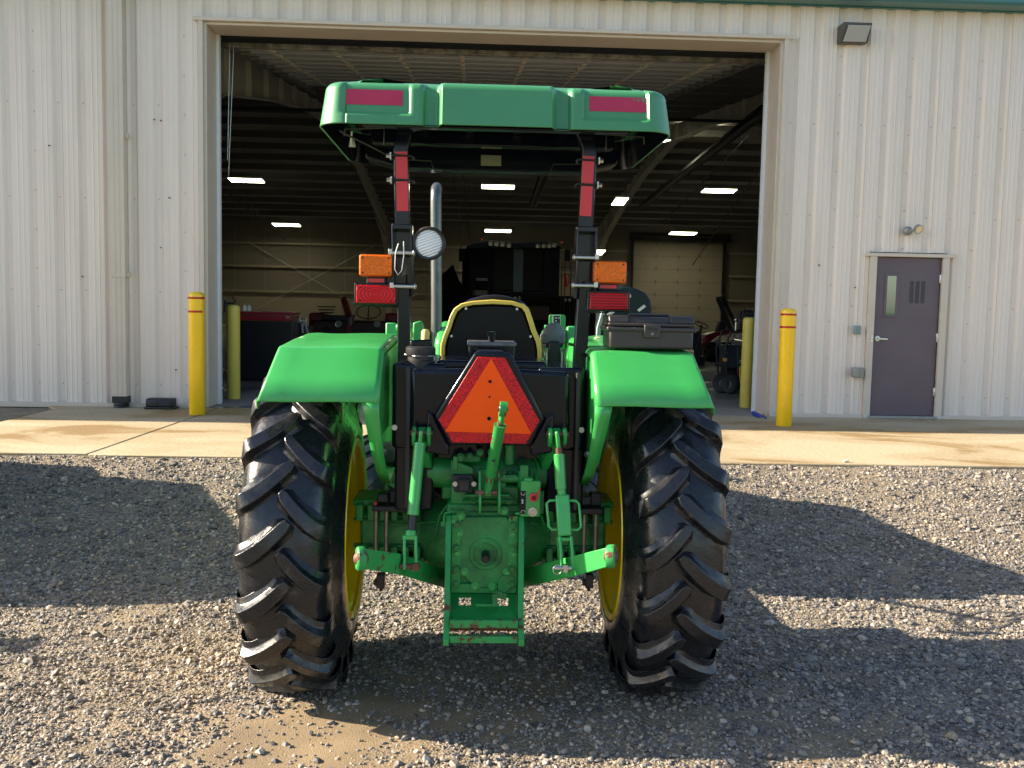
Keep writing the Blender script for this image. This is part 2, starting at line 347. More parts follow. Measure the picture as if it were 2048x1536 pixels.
def make_stones(nst=190000):
    t = (1+5**.5)/2
    iv = np.array([(-1,t,0),(1,t,0),(-1,-t,0),(1,-t,0),(0,-1,t),(0,1,t),(0,-1,-t),(0,1,-t),(t,0,-1),(t,0,1),(-t,0,-1),(-t,0,1)])/math.sqrt(1+t*t)
    fc = np.array([(0,11,5),(0,5,1),(0,1,7),(0,7,10),(0,10,11),(1,5,9),(5,11,4),(11,10,2),(10,7,6),(7,1,8),(3,9,4),(3,4,2),(3,2,6),(3,6,8),(3,8,9),(4,9,5),(2,4,11),(6,2,10),(8,6,7),(9,8,1)])
    # candidates, denser close to the camera
    n0 = int(nst*1.5); u = rng.random(n0); y = 2.6+(8.62-2.6)*u**1.25
    half = .62*y+.9; x = .04*y+(rng.random(n0)*2-1)*half
    keep = rng.random(n0) > wetmask(x, y)**.6*1.02*np.where(rng.random(n0) < .16, .5, 1)
    x, y = x[keep][:nst], y[keep][:nst]; n = len(x)
    s = np.exp(rng.normal(math.log(.0056), .45, n)); s = np.clip(s, .003, .024)
    s *= (.82+.075*y)
    V = iv[None]*(1+rng.uniform(-.28, .28, (n, 12, 1))); V = V*rng.uniform(.6, 1.25, (n, 1, 3)); V[:, :, 2] *= .72
    a = rng.random(n)*2*PI; tl = rng.normal(0, .35, n); ca, sa, ct, st = np.cos(a), np.sin(a), np.cos(tl), np.sin(tl)
    Xr = V[:, :, 0]*ct[:, None]-V[:, :, 2]*st[:, None]; Zr = V[:, :, 0]*st[:, None]+V[:, :, 2]*ct[:, None]; Yr = V[:, :, 1]
    P = np.stack([Xr*ca[:, None]-Yr*sa[:, None], Xr*sa[:, None]+Yr*ca[:, None], Zr], -1)*s[:, None, None]
    P[:, :, 0] += x[:, None]; P[:, :, 1] += y[:, None]; P[:, :, 2] += (gz(x, y)+s*rng.uniform(-.1, .45, n))[:, None]
    V = P.reshape(-1, 3); Fx = (fc[None]+12*np.arange(n)[:, None, None]).reshape(-1)
    me = bpy.data.meshes.new('gravel_stones'); me.vertices.add(len(V)); me.vertices.foreach_set('co', V.reshape(-1).astype(np.float32))
    me.loops.add(len(Fx)); me.loops.foreach_set('vertex_index', Fx.astype(np.int32)); nf = len(Fx)//3
    me.polygons.add(nf); me.polygons.foreach_set('loop_start', (np.arange(nf)*3).astype(np.int32)); me.update(calc_edges=True); me.shade_flat()
    at = me.attributes.new('tone', 'FLOAT', 'POINT'); at.data.foreach_set('value', np.repeat(rng.random(n), 12).astype(np.float32))
    return me
sm = bpy.data.materials.new('crushed_stone'); sm.use_nodes = True
N = sm.node_tree.nodes; L = sm.node_tree.links; b = N['Principled BSDF']; b.inputs['Roughness'].default_value = .62
at = N.new('ShaderNodeAttribute'); at.attribute_name = 'tone'; rp = N.new('ShaderNodeValToRGB'); e = rp.color_ramp.elements; rp.color_ramp.interpolation = 'LINEAR'
e[0].color = (.062, .058, .056, 1); e[1].color = (.42, .36, .27, 1)
for p_, c_ in ((.25, (.13, .12, .112)), (.5, (.195, .178, .162)), (.7, (.25, .222, .19)), (.85, (.31, .245, .17)), (.95, (.40, .35, .29))):
    k = e.new(p_); k.color = (*c_, 1)
L.new(at.outputs['Fac'], rp.inputs[0]); tc = N.new('ShaderNodeTexCoord'); ns = N.new('ShaderNodeTexNoise'); ns.inputs['Scale'].default_value = 120; ns.inputs['Detail'].default_value = 4
L.new(tc.outputs['Object'], ns.inputs['Vector']); mx = N.new('ShaderNodeMix'); mx.data_type = 'RGBA'; mx.blend_type = 'OVERLAY'; mx.inputs[0].default_value = .6
L.new(rp.outputs[0], mx.inputs[6]); L.new(ns.outputs[0], mx.inputs[7]); L.new(mx.outputs[2], b.inputs['Base Color'])
me = make_stones(); me.materials.append(sm); so = bpy.data.objects.new('gravel_stones', me); bpy.context.collection.objects.link(so)
tag(so, 'loose grey and tan crushed gravel covering the yard', 'gravel', kind='stuff')

# grass beyond the yard, behind the photographer (seen only as a reflection)
grass = M('grass_field', (.05, .13, .025), .9, var=.3, vscale=.3)
tag(MB().add([(-400, -14, -.33), (400, -14, -.33), (400, -600, -.33), (-400, -600, -.33)], [(0, 1, 2, 3)]).build('grass_field', grass, smooth=0), kind='structure')
far_ground = M('far_ground', (.16, .15, .11), .9, var=.2, vscale=.1)
tag(MB().add([(-900, -900, -.5), (900, -900, -.5), (900, 900, -.5), (-900, 900, -.5)], [(0, 1, 2, 3)]).build('ground', far_ground, smooth=0), kind='structure')

# concrete apron with joint, and the shop floor
WY = 12.45; OX0, OX1, OZ = -3.335, 3.885, 4.77       # front wall plane and door opening
def concrete(name, a, bcol, stain, wetc):
    m = bpy.data.materials.new(name); m.use_nodes = True; N = m.node_tree.nodes; L = m.node_tree.links; b = N['Principled BSDF']
    tc = N.new('ShaderNodeTexCoord'); mp = N.new('ShaderNodeMapping'); mp.inputs['Scale'].default_value = (.55, 1, 1); L.new(tc.outputs['Object'], mp.inputs[0])
    n1 = N.new('ShaderNodeTexNoise'); n1.inputs['Scale'].default_value = .8; n1.inputs['Detail'].default_value = 9; n1.inputs['Roughness'].default_value = .62; n1.inputs['Distortion'].default_value = .6
    n2 = N.new('ShaderNodeTexNoise'); n2.inputs['Scale'].default_value = 45; n2.inputs['Detail'].default_value = 5
    n3 = N.new('ShaderNodeTexNoise'); n3.inputs['Scale'].default_value = 3; n3.inputs['Detail'].default_value = 8
    for n in (n1, n2, n3): L.new(mp.outputs[0], n.inputs['Vector'])
    r1 = N.new('ShaderNodeValToRGB'); e = r1.color_ramp.elements; e[0].position = .40; e[0].color = (*a, 1); e[1].position = .58; e[1].color = (*stain, 1); k = e.new(.47); k.color = (*bcol, 1); k = e.new(.52); k.color = (*bcol, 1)
    L.new(n1.outputs[0], r1.inputs[0])
    mx = N.new('ShaderNodeMix'); mx.data_type = 'RGBA'; mx.blend_type = 'MULTIPLY'; mx.inputs[0].default_value = 1
    r2 = N.new('ShaderNodeMapRange'); r2.inputs[1].default_value = .3; r2.inputs[2].default_value = .6; r2.inputs[3].default_value = .72; r2.inputs[4].default_value = 1.05
    L.new(n2.outputs[0], r2.inputs[0]); cb = N.new('ShaderNodeCombineColor')
    for k_ in range(3): L.new(r2.outputs[0], cb.inputs[k_])
    L.new(r1.outputs[0], mx.inputs[6]); L.new(cb.outputs[0], mx.inputs[7]); L.new(mx.outputs[2], b.inputs['Base Color'])
    r3 = N.new('ShaderNodeMapRange'); r3.inputs[1].default_value = .5; r3.inputs[2].default_value = .62; r3.inputs[3].default_value = .8; r3.inputs[4].default_value = wetc; L.new(n1.outputs[0], r3.inputs[0]); L.new(r3.outputs[0], b.inputs['Roughness'])
    bp = N.new('ShaderNodeBump'); bp.inputs['Strength'].default_value = .35; bp.inputs['Distance'].default_value = .004; L.new(n2.outputs[0], bp.inputs['Height']); L.new(bp.outputs[0], b.inputs['Normal'])
    return m
cm = concrete('apron_concrete', (.43, .355, .235), (.37, .295, .18), (.27, .18, .075), .5)
cf = concrete('shop_floor_concrete', (.30, .29, .27), (.26, .25, .23), (.16, .15, .14), .25)
ap = MB()
e0 = pixz(112, 817, 0); e1 = pixz(0, 843, 0); e2 = e0+(e1-e0)*3.2
ap.prism([(e2.x, 8.66, 0), (-3.362, 8.66, 0), (-3.192, 11.9, 0), (-3.192, WY, 0), (-5.3, WY, 0), (e0.x, e0.y, 0), (e2.x, e2.y, 0)], (0, 0, -.16))
ap.prism([(-3.350, 8.66, 0), (9.5, 8.62, 0), (9.5, WY, 0), (-3.180, WY, 0), (-3.180, 11.9, 0)], (0, 0, -.16))
tag(ap.build('concrete_apron', cm, bevel=.012), kind='structure')
tag(MB().box((-3.37, 8.7, -.14), (-3.17, WY, -.02)).build('apron_joint', M('joint_filler', (.11, .10, .08), .9), smooth=0), kind='structure')
fl = MB().box((-16, WY+.002, -.15), (16, 50, -.004)); tag(fl.build('shop_floor', cf, smooth=0), kind='structure')
tag(MB().cbox(pixz(1692, 922, 0.012)+Vector((0, 0, 0)), (.05, .03, .02)).build('pale_stone', M('pale_stone', (.6, .57, .5), .8), bevel=.006), 'single pale stone lying on the front edge of the concrete apron', 'stone')

# ------------------------------------------------------------------ building
bld = thing('metal_building', 'large beige ribbed steel machine shop with an open overhead doorway and teal eave gutter', 'building', (0, WY, 0))
bl = lambda p: Vector(p)-Vector((0, WY, 0))
RX0, RX1 = -16.0, 16.0; EZ = 5.20
def ribs(mb, x0, x1, z0, z1, y=0.0, phase=.06, p=.3048, d=-.034):
    # trapezoid ribs every foot on a flat pan with two minor beads
    prof = []; k0 = math.floor((x0-phase)/p)-1
    for k in range(k0, int((x1-x0)/p)+k0+4):
        c = phase+k*p
        prof += [(c-.062, 0), (c-.029, -d), (c+.029, -d), (c+.062, 0), (c+.112, 0), (c+.118, -.004), (c+.128, -.004), (c+.134, 0), (c+.172, 0), (c+.178, -.004), (c+.188, -.004), (c+.194, 0)]
    out = []
    for i in range(len(prof)-1):
        (a, da), (b_, db) = prof[i], prof[i+1]
        if b_ <= x0 or a >= x1: continue
        f = lambda x: da+(db-da)*(x-a)/(b_-a)
        if a < x0: a, da = x0, f(x0)
        if b_ > x1: b_, db = x1, f(x1)
        if not out: out.append((a, da))
        out.append((b_, db))
    mb.grid([[Vector((a, y+d_, z0)) for a, d_ in out], [Vector((a, y+d_, z1)) for a, d_ in out]])
DX0, DX1, DZ = 5.175, 6.10, 2.09
fw = MB()
ribs(fw, RX0, OX0-.0, 0.02, EZ); ribs(fw, OX0, OX1, OZ, EZ); ribs(fw, OX1, DX0-.06, .02, EZ); ribs(fw, DX0-.06, DX1+.06, DZ+.06, EZ); ribs(fw, DX1+.06, RX1, .02, EZ)
fwo = fw.build('front_wall', siding, bld, smooth=25, fix=False)
scr = MB()
for k in range(-30, 31):
    x = .06+k*.3048
    rows = (.28, 1.45, 2.6, 3.75) if k % 3 else [.28+.48*i for i in range(10)]
    for z in rows:
        if OX0 < x < OX1 and z < OZ: continue
        if DX0-.1 < x < DX1+.1 and z < DZ+.1: continue
        scr.lathe([(.027, .0001), (.027, .006), (.034, .011), (.035, .0001)], (x+(.012 if k % 3 == 0 else 0), 0, z), 'Y', 8)
so_ = scr.build('screw_heads', M('siding_screws', (.52, .46, .40), .4, metal=.1), bld, one=True); tag(so_, kind='stuff')
# seam laps on each third rib
lap = MB()
for k in range(-29, 31, 3):
    x = .06+k*.3048+.058
    if OX0-.1 < x < OX1+.1: continue
    if DX0-.1 < x < DX1+.1: lap.box((x, -.004, DZ+.12), (x+.005, .030, EZ)); continue
    lap.box((x, -.004, .02), (x+.005, .030, EZ))
lap.build('panel_seam', trim, bld, smooth=0)
# base trim
bt = MB()
for a, b_ in ((RX0, OX0-.04), (OX1+.04, DX0-.06), (DX1+.06, RX1)): bt.box((a, -.045, -.02), (b_, .0, .045))
bt.build('base_trim', trim, bld, bevel=.004)
# opening trim: face flange and the half metre deep reveal
tr = MB()
tr.box((OX0-.055, -.052, -.0), (OX0+.0, -.002, OZ+.0)); tr.box((OX1, -.052, 0), (OX1+.055, -.002, OZ)); tr.box((OX0-.11, -.062, OZ), (OX1+.11, -.001, OZ+.045))
tr.build('opening_flange', trim, bld, bevel=.004)
rv = MB()
rv.box((OX0-.03, -.0015, 0), (OX0+.035, .50, OZ-.0)); rv.box((OX1-.035, -.0015, 0), (OX1+.03, .50, OZ)); rv.box((OX0+.035, -.0015, OZ-.035), (OX1-.035, .50, OZ-.001))
rv.build('opening_reveal', trim, bld, bevel=.005)
tw = MB(); tw.box((OX0+.036, .44, 0), (OX0+.075, .53, OZ-.036)); tw.box((OX1-.075, .44, 0), (OX1-.036, .53, OZ-.036)); tw.build('door_track_trim', trimw, bld, bevel=.004)
# inner face of the front wall
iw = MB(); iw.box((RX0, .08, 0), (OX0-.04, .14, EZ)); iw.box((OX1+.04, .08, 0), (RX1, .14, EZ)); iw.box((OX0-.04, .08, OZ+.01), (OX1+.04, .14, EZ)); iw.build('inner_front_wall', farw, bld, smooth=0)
# roof
rz = lambda Y: EZ+.12+(2.0/18.5)*(18.9-abs(Y-18.78-.12))      # Y measured from the front wall
rf = MB()
for ya, yb_ in ((-.30, 18.9), (18.9, 38.1)):
    a, b_ = rz(ya), rz(yb_); rf.prism([(RX0-.2, ya, a), (RX0-.2, yb_, b_), (RX0-.2, yb_, b_+.12), (RX0-.2, ya, a+.12)], (RX1-RX0+.4, 0, 0))
rf.build('roof', roofi, bld, smooth=0)
gt = MB(); pr = [(-.30, EZ+.30), (-.30, EZ+.03), (-.26, EZ), (-.045, EZ), (-.045, EZ+.30)]
gt.prism([(RX0-.2, a, b_) for a, b_ in pr], (RX1-RX0+.4, 0, 0)); gt.build('eave_gutter', tealm, bld, bevel=.006)
sf = MB(); sf.box((RX0-.2, -.044, EZ-.012), (RX1+.2, .1, EZ+.2)); sf.build('eave_closure', tealm, bld, smooth=0)
pu = MB()
for k in range(1, 25):
    Y = .35+k*1.52
    if Y > 37.4: break
    z = rz(Y)-.001; pu.box((RX0, Y-.03, z-.22), (RX1, Y-.024, z)); pu.box((RX0, Y-.024, z-.22), (RX1, Y+.06, z-.215)); 
pu.build('purlin', purl, bld, smooth=0)
for X in (-15.5, -4.14, 6.3, 15.5):
    rb = MB(); bot = [(.3, 3.3), (3.9, 4.68), (8.8, 5.55), (13.5, 6.2), (18.6, 6.55), (23.7, 6.2), (28.4, 5.55), (33.5, 4.6), (37.2, 3.3)]
    for (y0, z0), (y1, z1) in zip(bot[:-1], bot[1:]):
        rb.prism([(X-.008, y0, z0), (X-.008, y1, z1), (X-.008, y1, rz(y1)-.23), (X-.008, y0, rz(y0)-.23)], (.016, 0, 0))
        rb.bar((X, y0, z0), (X, y1, z1), .25, .014)
    y = 1.2
    while y < 37:
        zb = float(np.interp(y, [q[0] for q in bot], [q[1] for q in bot])); rb.box((X-.11, y-.006, zb), (X+.11, y+.006, rz(y)-.23)); y += 1.52
    rb.box((X-.12, .2, 0), (X+.12, .5, 3.4)); rb.box((X-.12, 37.1, 0), (X+.12, 37.4, 3.4))
    rb.build('rigid_frame', frame_m, bld, smooth=0)
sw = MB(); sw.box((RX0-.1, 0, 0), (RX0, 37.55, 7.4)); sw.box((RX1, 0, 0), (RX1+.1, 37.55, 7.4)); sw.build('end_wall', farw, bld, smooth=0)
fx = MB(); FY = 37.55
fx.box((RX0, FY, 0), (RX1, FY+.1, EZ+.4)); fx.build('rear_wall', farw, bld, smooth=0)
gr = MB()
for z in (4.15, 3.0, 1.75):
    for a, b_ in ((RX0, 8.0), (13.2, RX1)): gr.box((a, FY-.20, z), (b_, FY-.001, z+.05)); gr.box((a, FY-.20, z-.06), (b_, FY-.19, z-.001))
gr.build('wall_girt', girt, bld, smooth=0)
lin = MB(); lin.box((RX0, FY-.012, 0), (8.0, FY-.002, 1.70)); lin.build('liner_panel', M('liner_panel', (.42, .36, .26), .6), bld, smooth=0)
wb = MB()
for a, b_ in (((-11.2, 4.2), (-4.8, .6)), ((-11.2, .6), (-4.8, 4.2))): wb.cyl((a[0], FY-.25, a[1]), (b_[0], FY-.25, b_[1]), .018, 6)
for x in (-11.9, -10.4, -8.2, -6.4, -4.6, -2.4): wb.box((x, FY-.02, 1.8), (x+.012, FY-.0125, 4.9))
wb.build('wall_brace', frame_m, bld, smooth=0)
# rear sectional door
rd = MB(); x0, x1 = 8.27, 12.85; rd.box((x0, FY-.14, 0), (x1, FY-.09, 4.62)); rdo = rd.build('rear_overhead_door', odoor, bld, smooth=0)
q = MB(); h_ = MB()
for k in range(1, 8): q.box((x0, FY-.146, k*.655-.012), (x1, FY-.1405, k*.655+.004))
for k in range(1, 8):
    for x in (x0+1.15, x0+2.3, x0+3.45): h_.box((x-.04, FY-.165, k*.655-.09), (x+.04, FY-.1465, k*.655+.09))
q.build('section_joint', M('joint_dark', (.2, .17, .12), .7), rdo, smooth=0); h_.build('hinge_plate', bolts, rdo, smooth=0)
tk = MB(); tk.box((x0-.12, FY-.3, 0), (x0-.03, FY-.1, 4.9)); tk.box((x1+.03, FY-.3, 0), (x1+.12, FY-.1, 4.9)); tk.box((x0-.3, FY-.5, 4.72), (x1+.3, FY-.42, 4.9)); tk.cyl((x0-.3, FY-.55, 5.0), (x1+.3, FY-.55, 5.0), .09, 10); tk.build('door_track', blackm, rdo, smooth=0)
# raised front door under the roof
od = MB(); ribm = MB(); stl = MB(); edge = MB()
dz = lambda y: 4.82+.125*(y-1.0); X0, X1 = -3.42, 3.97
for k in range(11):
    ya, yb_ = 1.05+k*.60, 1.05+(k+1)*.60-.012
    od.prism([(X0, ya, dz(ya)), (X0, yb_, dz(yb_)), (X0, yb_, dz(yb_)+.05), (X0, ya, dz(ya)+.05)], (X1-X0, 0, 0))
    for yy in (ya+.05, ya+.09): ribm.bar((X0, yy, dz(yy)-.008), (X1, yy, dz(yy)-.008), .012, .022)
    for j in range(8):
        x = X0+.5+j*(X1-X0-1.0)/7; stl.bar((x, ya+.12, dz(ya+.12)-.014), (x, yb_-.04, dz(yb_-.04)-.014), .06, .03)
odo = od.build('overhead_door', odoord, bld, smooth=0); ribm.build('door_strut', M('strut_grey', (.42, .42, .42), .5), odo, smooth=0); stl.build('door_stile', M('stile_tan', (.85, .74, .60), .5), odo, smooth=0)
edge.box((X0, .92, 4.70), (X1, 1.02, 4.82)); edge.build('bottom_seal', M('torn_seal_and_insulation', (.20, .18, .16), .9, var=.6, vscale=8, bump=1, bscale=30, bdist=.03), odo, bevel=.01)
hd = MB(); hd.box((OX0+.0, .55, OZ-.04), (OX1, .80, OZ+.12)); hd.build('door_header', blackm, bld, smooth=0)
rl = MB()
for s_, X in ((-1, X0-.05), (1, X1+.05)):
    rl.bar((X, .9, dz(.9)+.0), (X, 9.4, dz(9.4)), .05, .07)
    for k in range(12): y = 1.05+k*.6; rl.cyl((X-.06*s_, y, dz(y)-.03), (X-.20*s_, y, dz(y)-.03), .03, 8); rl.box((X-.03, y-.02, dz(y)), (X+.03, y+.02, dz(y)+.35))
rl.build('ceiling_track', purl, bld, smooth=0)
cb_ = MB(); cb_.cyl((-3.2, .75, 4.7), (-3.235, .75, 3.2), .004, 6); cb_.cyl((-3.16, .8, 4.7), (-3.236, .8, 3.0), .004, 6); cb_.build('door_cable', steel, bld, smooth=0)
# radiant heater tubes and a cross pipe
def heater(p0, p1, r):
    m = MB(); m.cyl(bl(p0), bl(p1), r, 12)
    a, c = bl(p0), bl(p1); m.prism([a+Vector((-.16, 0, -.04)), a+Vector((-.07, 0, .12)), a+Vector((.07, 0, .12)), a+Vector((.16, 0, -.04)), a+Vector((.06, 0, .10)), a+Vector((-.06, 0, .10))], c-a)
    return m
heater(pix(1283, 413, 40.5), pix(1527, 222, 20.5), .07).build('heater_tube', blackm, bld); heater(pix(1064, 413, 41.5), pix(1093, 330, 29.2), .07).build('heater_tube', blackm, bld)
m = MB(); m.cyl(bl(pix(430, 215, 22)), bl(pix(1560, 245, 22)), .035, 8); m.build('cross_pipe', blackm, bld)
m = MB()
for a, b_ in (((1525, 330), (1385, 530)), ((1500, 270), (1330, 440)), ((450, 380), (570, 480)), ((450, 360), (540, 450)), ((905, 330), (925, 480)), ((925, 330), (940, 480)), ((690, 300), (770, 470))):
    pa = pix(*a, 27); pb = pix(*b_, 40); pb.z = min(pb.z, 6); m.cyl(bl(pa), bl(pb), .02, 6)
m.build('hanging_wire', blackm, bld, smooth=0)
# ceiling light fixtures, two sizes of picture but one kind; each is a part of the building
def fixture(px, py, Y, rz_=0, L_=1.24, W_=.60):
    c = bl(pix(px, py, Y)); m = MB(); rot = Matrix.Rotation(R(-6.2) if Y > 31.3 else R(6.2), 3, 'X') @ Matrix.Rotation(rz_, 3, 'Z')
    if rz_: W_ = .45
    m.cbox(c+Vector((0, 0, .05)), (L_+.04, W_+.04, .08), rot); o = m.build('ceiling_light', M('fixture_housing', (.5, .5, .46), .5) if 'fixture_housing' not in bpy.data.materials else bpy.data.materials['fixture_housing'], bld, bevel=.01)
    t = MB()
    for k in range(6):
        off = rot @ Vector((0, (k-2.5)*W_/6, -.002)); t.cbox(c+off, (L_, W_/6-.012, .016), rot)
    t.build('lamp_tube', tube_l, o, smooth=0, one=True)
    for k in (-.4, .4):
        pass
for a in ((493, 361, 37.8), (573, 450, 47.2), (996, 374, 37.8), (996, 462, 47.2), (1438, 382, 37.8), (1366, 467, 47.2), (1405, 236, 31), (1560, 253, 35)): fixture(*a)
for a in ((1240, 403, 36), (1318, 282, 29), (1198, 505, 46)): fixture(*a, PI/2)
# personnel door
pd = MB().box((DX0+.035, -.0, .035), (DX1-.035, .045, DZ-.005)); pdo = pd.build('entry_door', doorp, bld, bevel=.003)
pf = MB(); pf.box((DX0-.055, -.055, 0), (DX0+.03, .05, DZ)); pf.box((DX1-.03, -.055, 0), (DX1+.055, .05, DZ)); pf.box((DX0-.11, -.064, DZ), (DX1+.13, .05, DZ+.045)); pf.build('door_frame', trim, bld, bevel=.004)
bpy_dark = M('dark_gap', (.03, .027, .03), .8)
g = MB(); g.box((DX0+.031, -.01, .03), (DX0+.0345, .0, DZ-.002)); g.box((DX1-.0345, -.01, .03), (DX1-.031, 0, DZ-.002)); g.build('door_gap', bpy_dark, pdo, smooth=0)
th = MB().box((DX0-.0, -.06, -.0), (DX1, .05, .032)); th.build('threshold', galv, bld, bevel=.003)
wx0, wx1, wz0, wz1 = DX0+.195, DX0+.315, 1.345, 1.845
g = MB(); 
for a, b_ in (((wx0-.035, wz0-.035), (wx1+.035, wz0)), ((wx0-.035, wz1), (wx1+.035, wz1+.035)), ((wx0-.035, wz0), (wx0, wz1)), ((wx1, wz0), (wx1+.035, wz1))): g.box((a[0], -.010, a[1]), (b_[0], -.0005, b_[1]))
g.build('window_frame', doorp, pdo, bevel=.003); MB().box((wx0, -.004, wz0), (wx1, -.001, wz1)).build('window', glassd, pdo, smooth=0)
gh = MB()
for k in range(3):
    x = DX0+.495+k*.075; gh.box((x, -.0012, 1.50), (x+.052, -.0004, 1.785))
gh.build('peeled_sign_mark', doord, pdo, smooth=0)
hn = MB(); hn.lathe([(-.012, .0001), (-.012, .036), (0, .036)], (DX0+.10, 0, 1.035), 'Y', 20); hn.cyl((DX0+.10, 0, 1.035), (DX0+.10, -.06, 1.035), .011, 10); hn.bar((DX0+.09, -.055, 1.035), (DX0+.215, -.055, 1.03), .018, .022); hn.build('handle', silver, pdo, bevel=.003)
hg = MB()
for z in (.35, 1.06, 1.82): hg.box((DX1-.05, -.012, z-.055), (DX1-.012, .0, z+.055)); hg.cyl((DX1-.034, -.014, z-.055), (DX1-.034, -.014, z+.055), .007, 8)
hg.build('hinge', silver, pdo, bevel=.002); MB().box((DX0-.005, -.06, .99), (DX0+.02, -.0555, 1.08)).build('strike_plate', silver, pdo, smooth=0)
# wall devices
def wallpt(px, py, y=12.40): return bl(pix(px, py, y))
c = wallpt(1705, 70); m = MB(); wd, hh = .18, .11
m.prism([(c.x-wd, 0, c.z-hh), (c.x-wd, -.10, c.z-hh), (c.x-wd, -.22, c.z+hh-.02), (c.x-wd, -.22, c.z+hh), (c.x-wd, 0, c.z+hh)], (2*wd, 0, 0)); wp = m.build('wall_pack_lamp', M('bronze_housing', (.085, .085, .082), .45, metal=.3), bld, bevel=.008)
m = MB(); n_ = Vector((0, -.205, -.12)).normalized()
a0, a1 = Vector((0, -.108, c.z-hh+.012)), Vector((0, -.212, c.z+hh-.035)); q = [Vector((c.x-wd+.035, a0.y-.006, a0.z)), Vector((c.x+wd-.035, a0.y-.006, a0.z)), Vector((c.x+wd-.02, a1.y-.012, a1.z)), Vector((c.x-wd+.06, a1.y-.012, a1.z))]
m.prism(q, (0, -.008, -.004)); m.build('lamp_lens', lampgl, wp, bevel=.003)
c = wallpt(1820, 462); m = MB(); m.lathe([(-.07, .001), (-.07, .03), (-.045, .055), (0, .06), (0, .001)], (c.x-.03, -.03, c.z), 'Y', 18); m.tube([(c.x-.02, -.08, c.z), (c.x+.02, -.12, c.z+.01), (c.x+.04, -.14, c.z+.02)], .018, 8)
so2 = m.build('spot_lamp', galv, bld); ax = Vector((.25, -.75, -.45)).normalized(); bx = ax.cross(Vector((0, 0, 1))).normalized(); cx_ = ax.cross(bx)
m = MB(); m.lathe([(-.05, .02), (-.02, .05), (.03, .062), (.035, .055)], Vector((c.x+.05, -.16, c.z+.025)), (ax, bx, cx_), 20); m.build('lamp_head', galv, so2)
m = MB(); m.lathe([(.030, .001), (.030, .054)], Vector((c.x+.05, -.16, c.z+.025)), (ax, bx, cx_), 20); m.build('lamp_lens', M('warm_lens', (.9, .72, .45), .2, coat=.5), so2)
c = wallpt(1716, 660); m = MB(); m.cbox((c.x, -.020, c.z), (.075, .06, .115)); m.build('keypad_box', M('keypad_teal_grey', (.23, .29, .28), .5), bld, bevel=.006)
m = MB(); m.cbox((c.x, -.052, c.z), (.05, .004, .085)); m.build('keypad_face', M('keypad_face', (.17, .25, .25), .4), bld, bevel=.003)
c = wallpt(1715, 745); m = MB(); m.cbox((c.x, -.05, c.z), (.13, .10, .13)); ob = m.build('outlet_box', galv, bld, bevel=.012); m = MB(); m.cbox((c.x+.03, -.105, c.z), (.065, .012, .12)); m.build('outlet_cover', M('smoked_cover', (.22, .23, .19), .25, coat=.4), ob, bevel=.004)
# holes and dents in the siding
m = MB()
for px, py in ((1640, 530), (1712, 575), (320, 240), (307, 238), (320, 495), (337, 395), (163, 553), (96, 290), (350, 740)): c = wallpt(px, py); m.lathe([(-.034, .0001), (-.034, .008), (-.005, .009)], (c.x, 0, c.z), 'Y', 7)
m.build('siding_nick', M('rust_nick', (.07, .05, .045), .8), bld)
# downpipe
m = MB(); xa, xb = -4.44, -4.27; m.box((xa, -.155, 1.62), (xb, -.035, EZ+.02)); m.box((xa+.006, -.148, .14), (xb-.006, -.042, 1.6205)); m.box((xa+.05, -.158, .15), (xa+.056, -.155, 5.1)); m.box((xa+.11, -.158, .15), (xa+.116, -.155, 5.1))
dp = m.build('downspout', trim, bld, bevel=.01)
m = MB()
for z in (3.35, 1.66): m.box((xb-.001, -.11, z-.03), (xb+.04, -.034, z+.03))
m.build('strap', trim, dp, bevel=.003)
m = MB(); m.box((xa-.01, -.165, .06), (xb+.012, -.03, .142)); m.tube([(xa+.085, -.098, .0), (xa+.085, -.098, .02), (xa+.085, -.098, .04), (xa+.085, -.098, .065)], [.10, .085, .095, .08], 16); m.build('drain_adapter', blackm, dp, bevel=.006)

# ------------------------------------------------------------------ things in the yard
c = pixz(320, 818, 0)
bs = thing('bait_station', 'low black plastic box standing at the wall between the downspout and the left bollard', 'box', (c.x, 12.27, 0))
m = MB(); m.prism([(-.185, -.10, .0), (.185, -.10, .0), (.19, .1, 0), (-.19, .1, 0)], (0, 0, .03)); m.build('base', blackm, bs, bevel=.01)
m = MB(); m.prism([(-.165, -.095, .03), (-.165, .09, .03), (-.165, .09, .13), (-.165, -.07, .13), (-.165, -.095, .10)], (.33, 0, 0)); m.build('lid', blackm, bs, bevel=.014)
m = MB(); m.cbox((-.06, -.098, .065), (.08, .012, .05)); m.cbox((.12, -.098, .065), (.03, .012, .06)); m.build('vent', bpy_dark, bs, bevel=.003)
def bollard(c, h, r, mat, label, bands, grp):
    t = thing('bollard', label, 'bollard', c, 0, grp)
    pr = [(0, r*.98), (.004, r), (h-.07, r), (h-.05, r*1.0), (h-.02, r*.90), (h-.005, r*.6), (h, .001)]
    MB().lathe(pr, (0, 0, 0), 'Z', 40).build('sleeve', mat, t, smooth=60)
    for z, a0, a1 in bands:
        m = MB(); n = 30; rows = []
        for zz in (z-.012, z+.012): rows.append([Vector((math.cos(R(a0+(a1-a0)*i/n))*(r+.002), math.sin(R(a0+(a1-a0)*i/n))*(r+.002), zz)) for i in range(n+1)])
        m.grid(rows); m.build('red_band', redb, t, solid=.002)
    return t
cL = pixz(390, 830, 0); cR = pixz(1572, 853, 0)
bollard((cL.x, cL.y+.09, 0), 1.46, .094, yb, 'bright yellow bollard with two red bands, left of the doorway beside the black box', ((1.385, 150, 400), (1.225, 150, 330)), 'yellow bollards at the doorway')
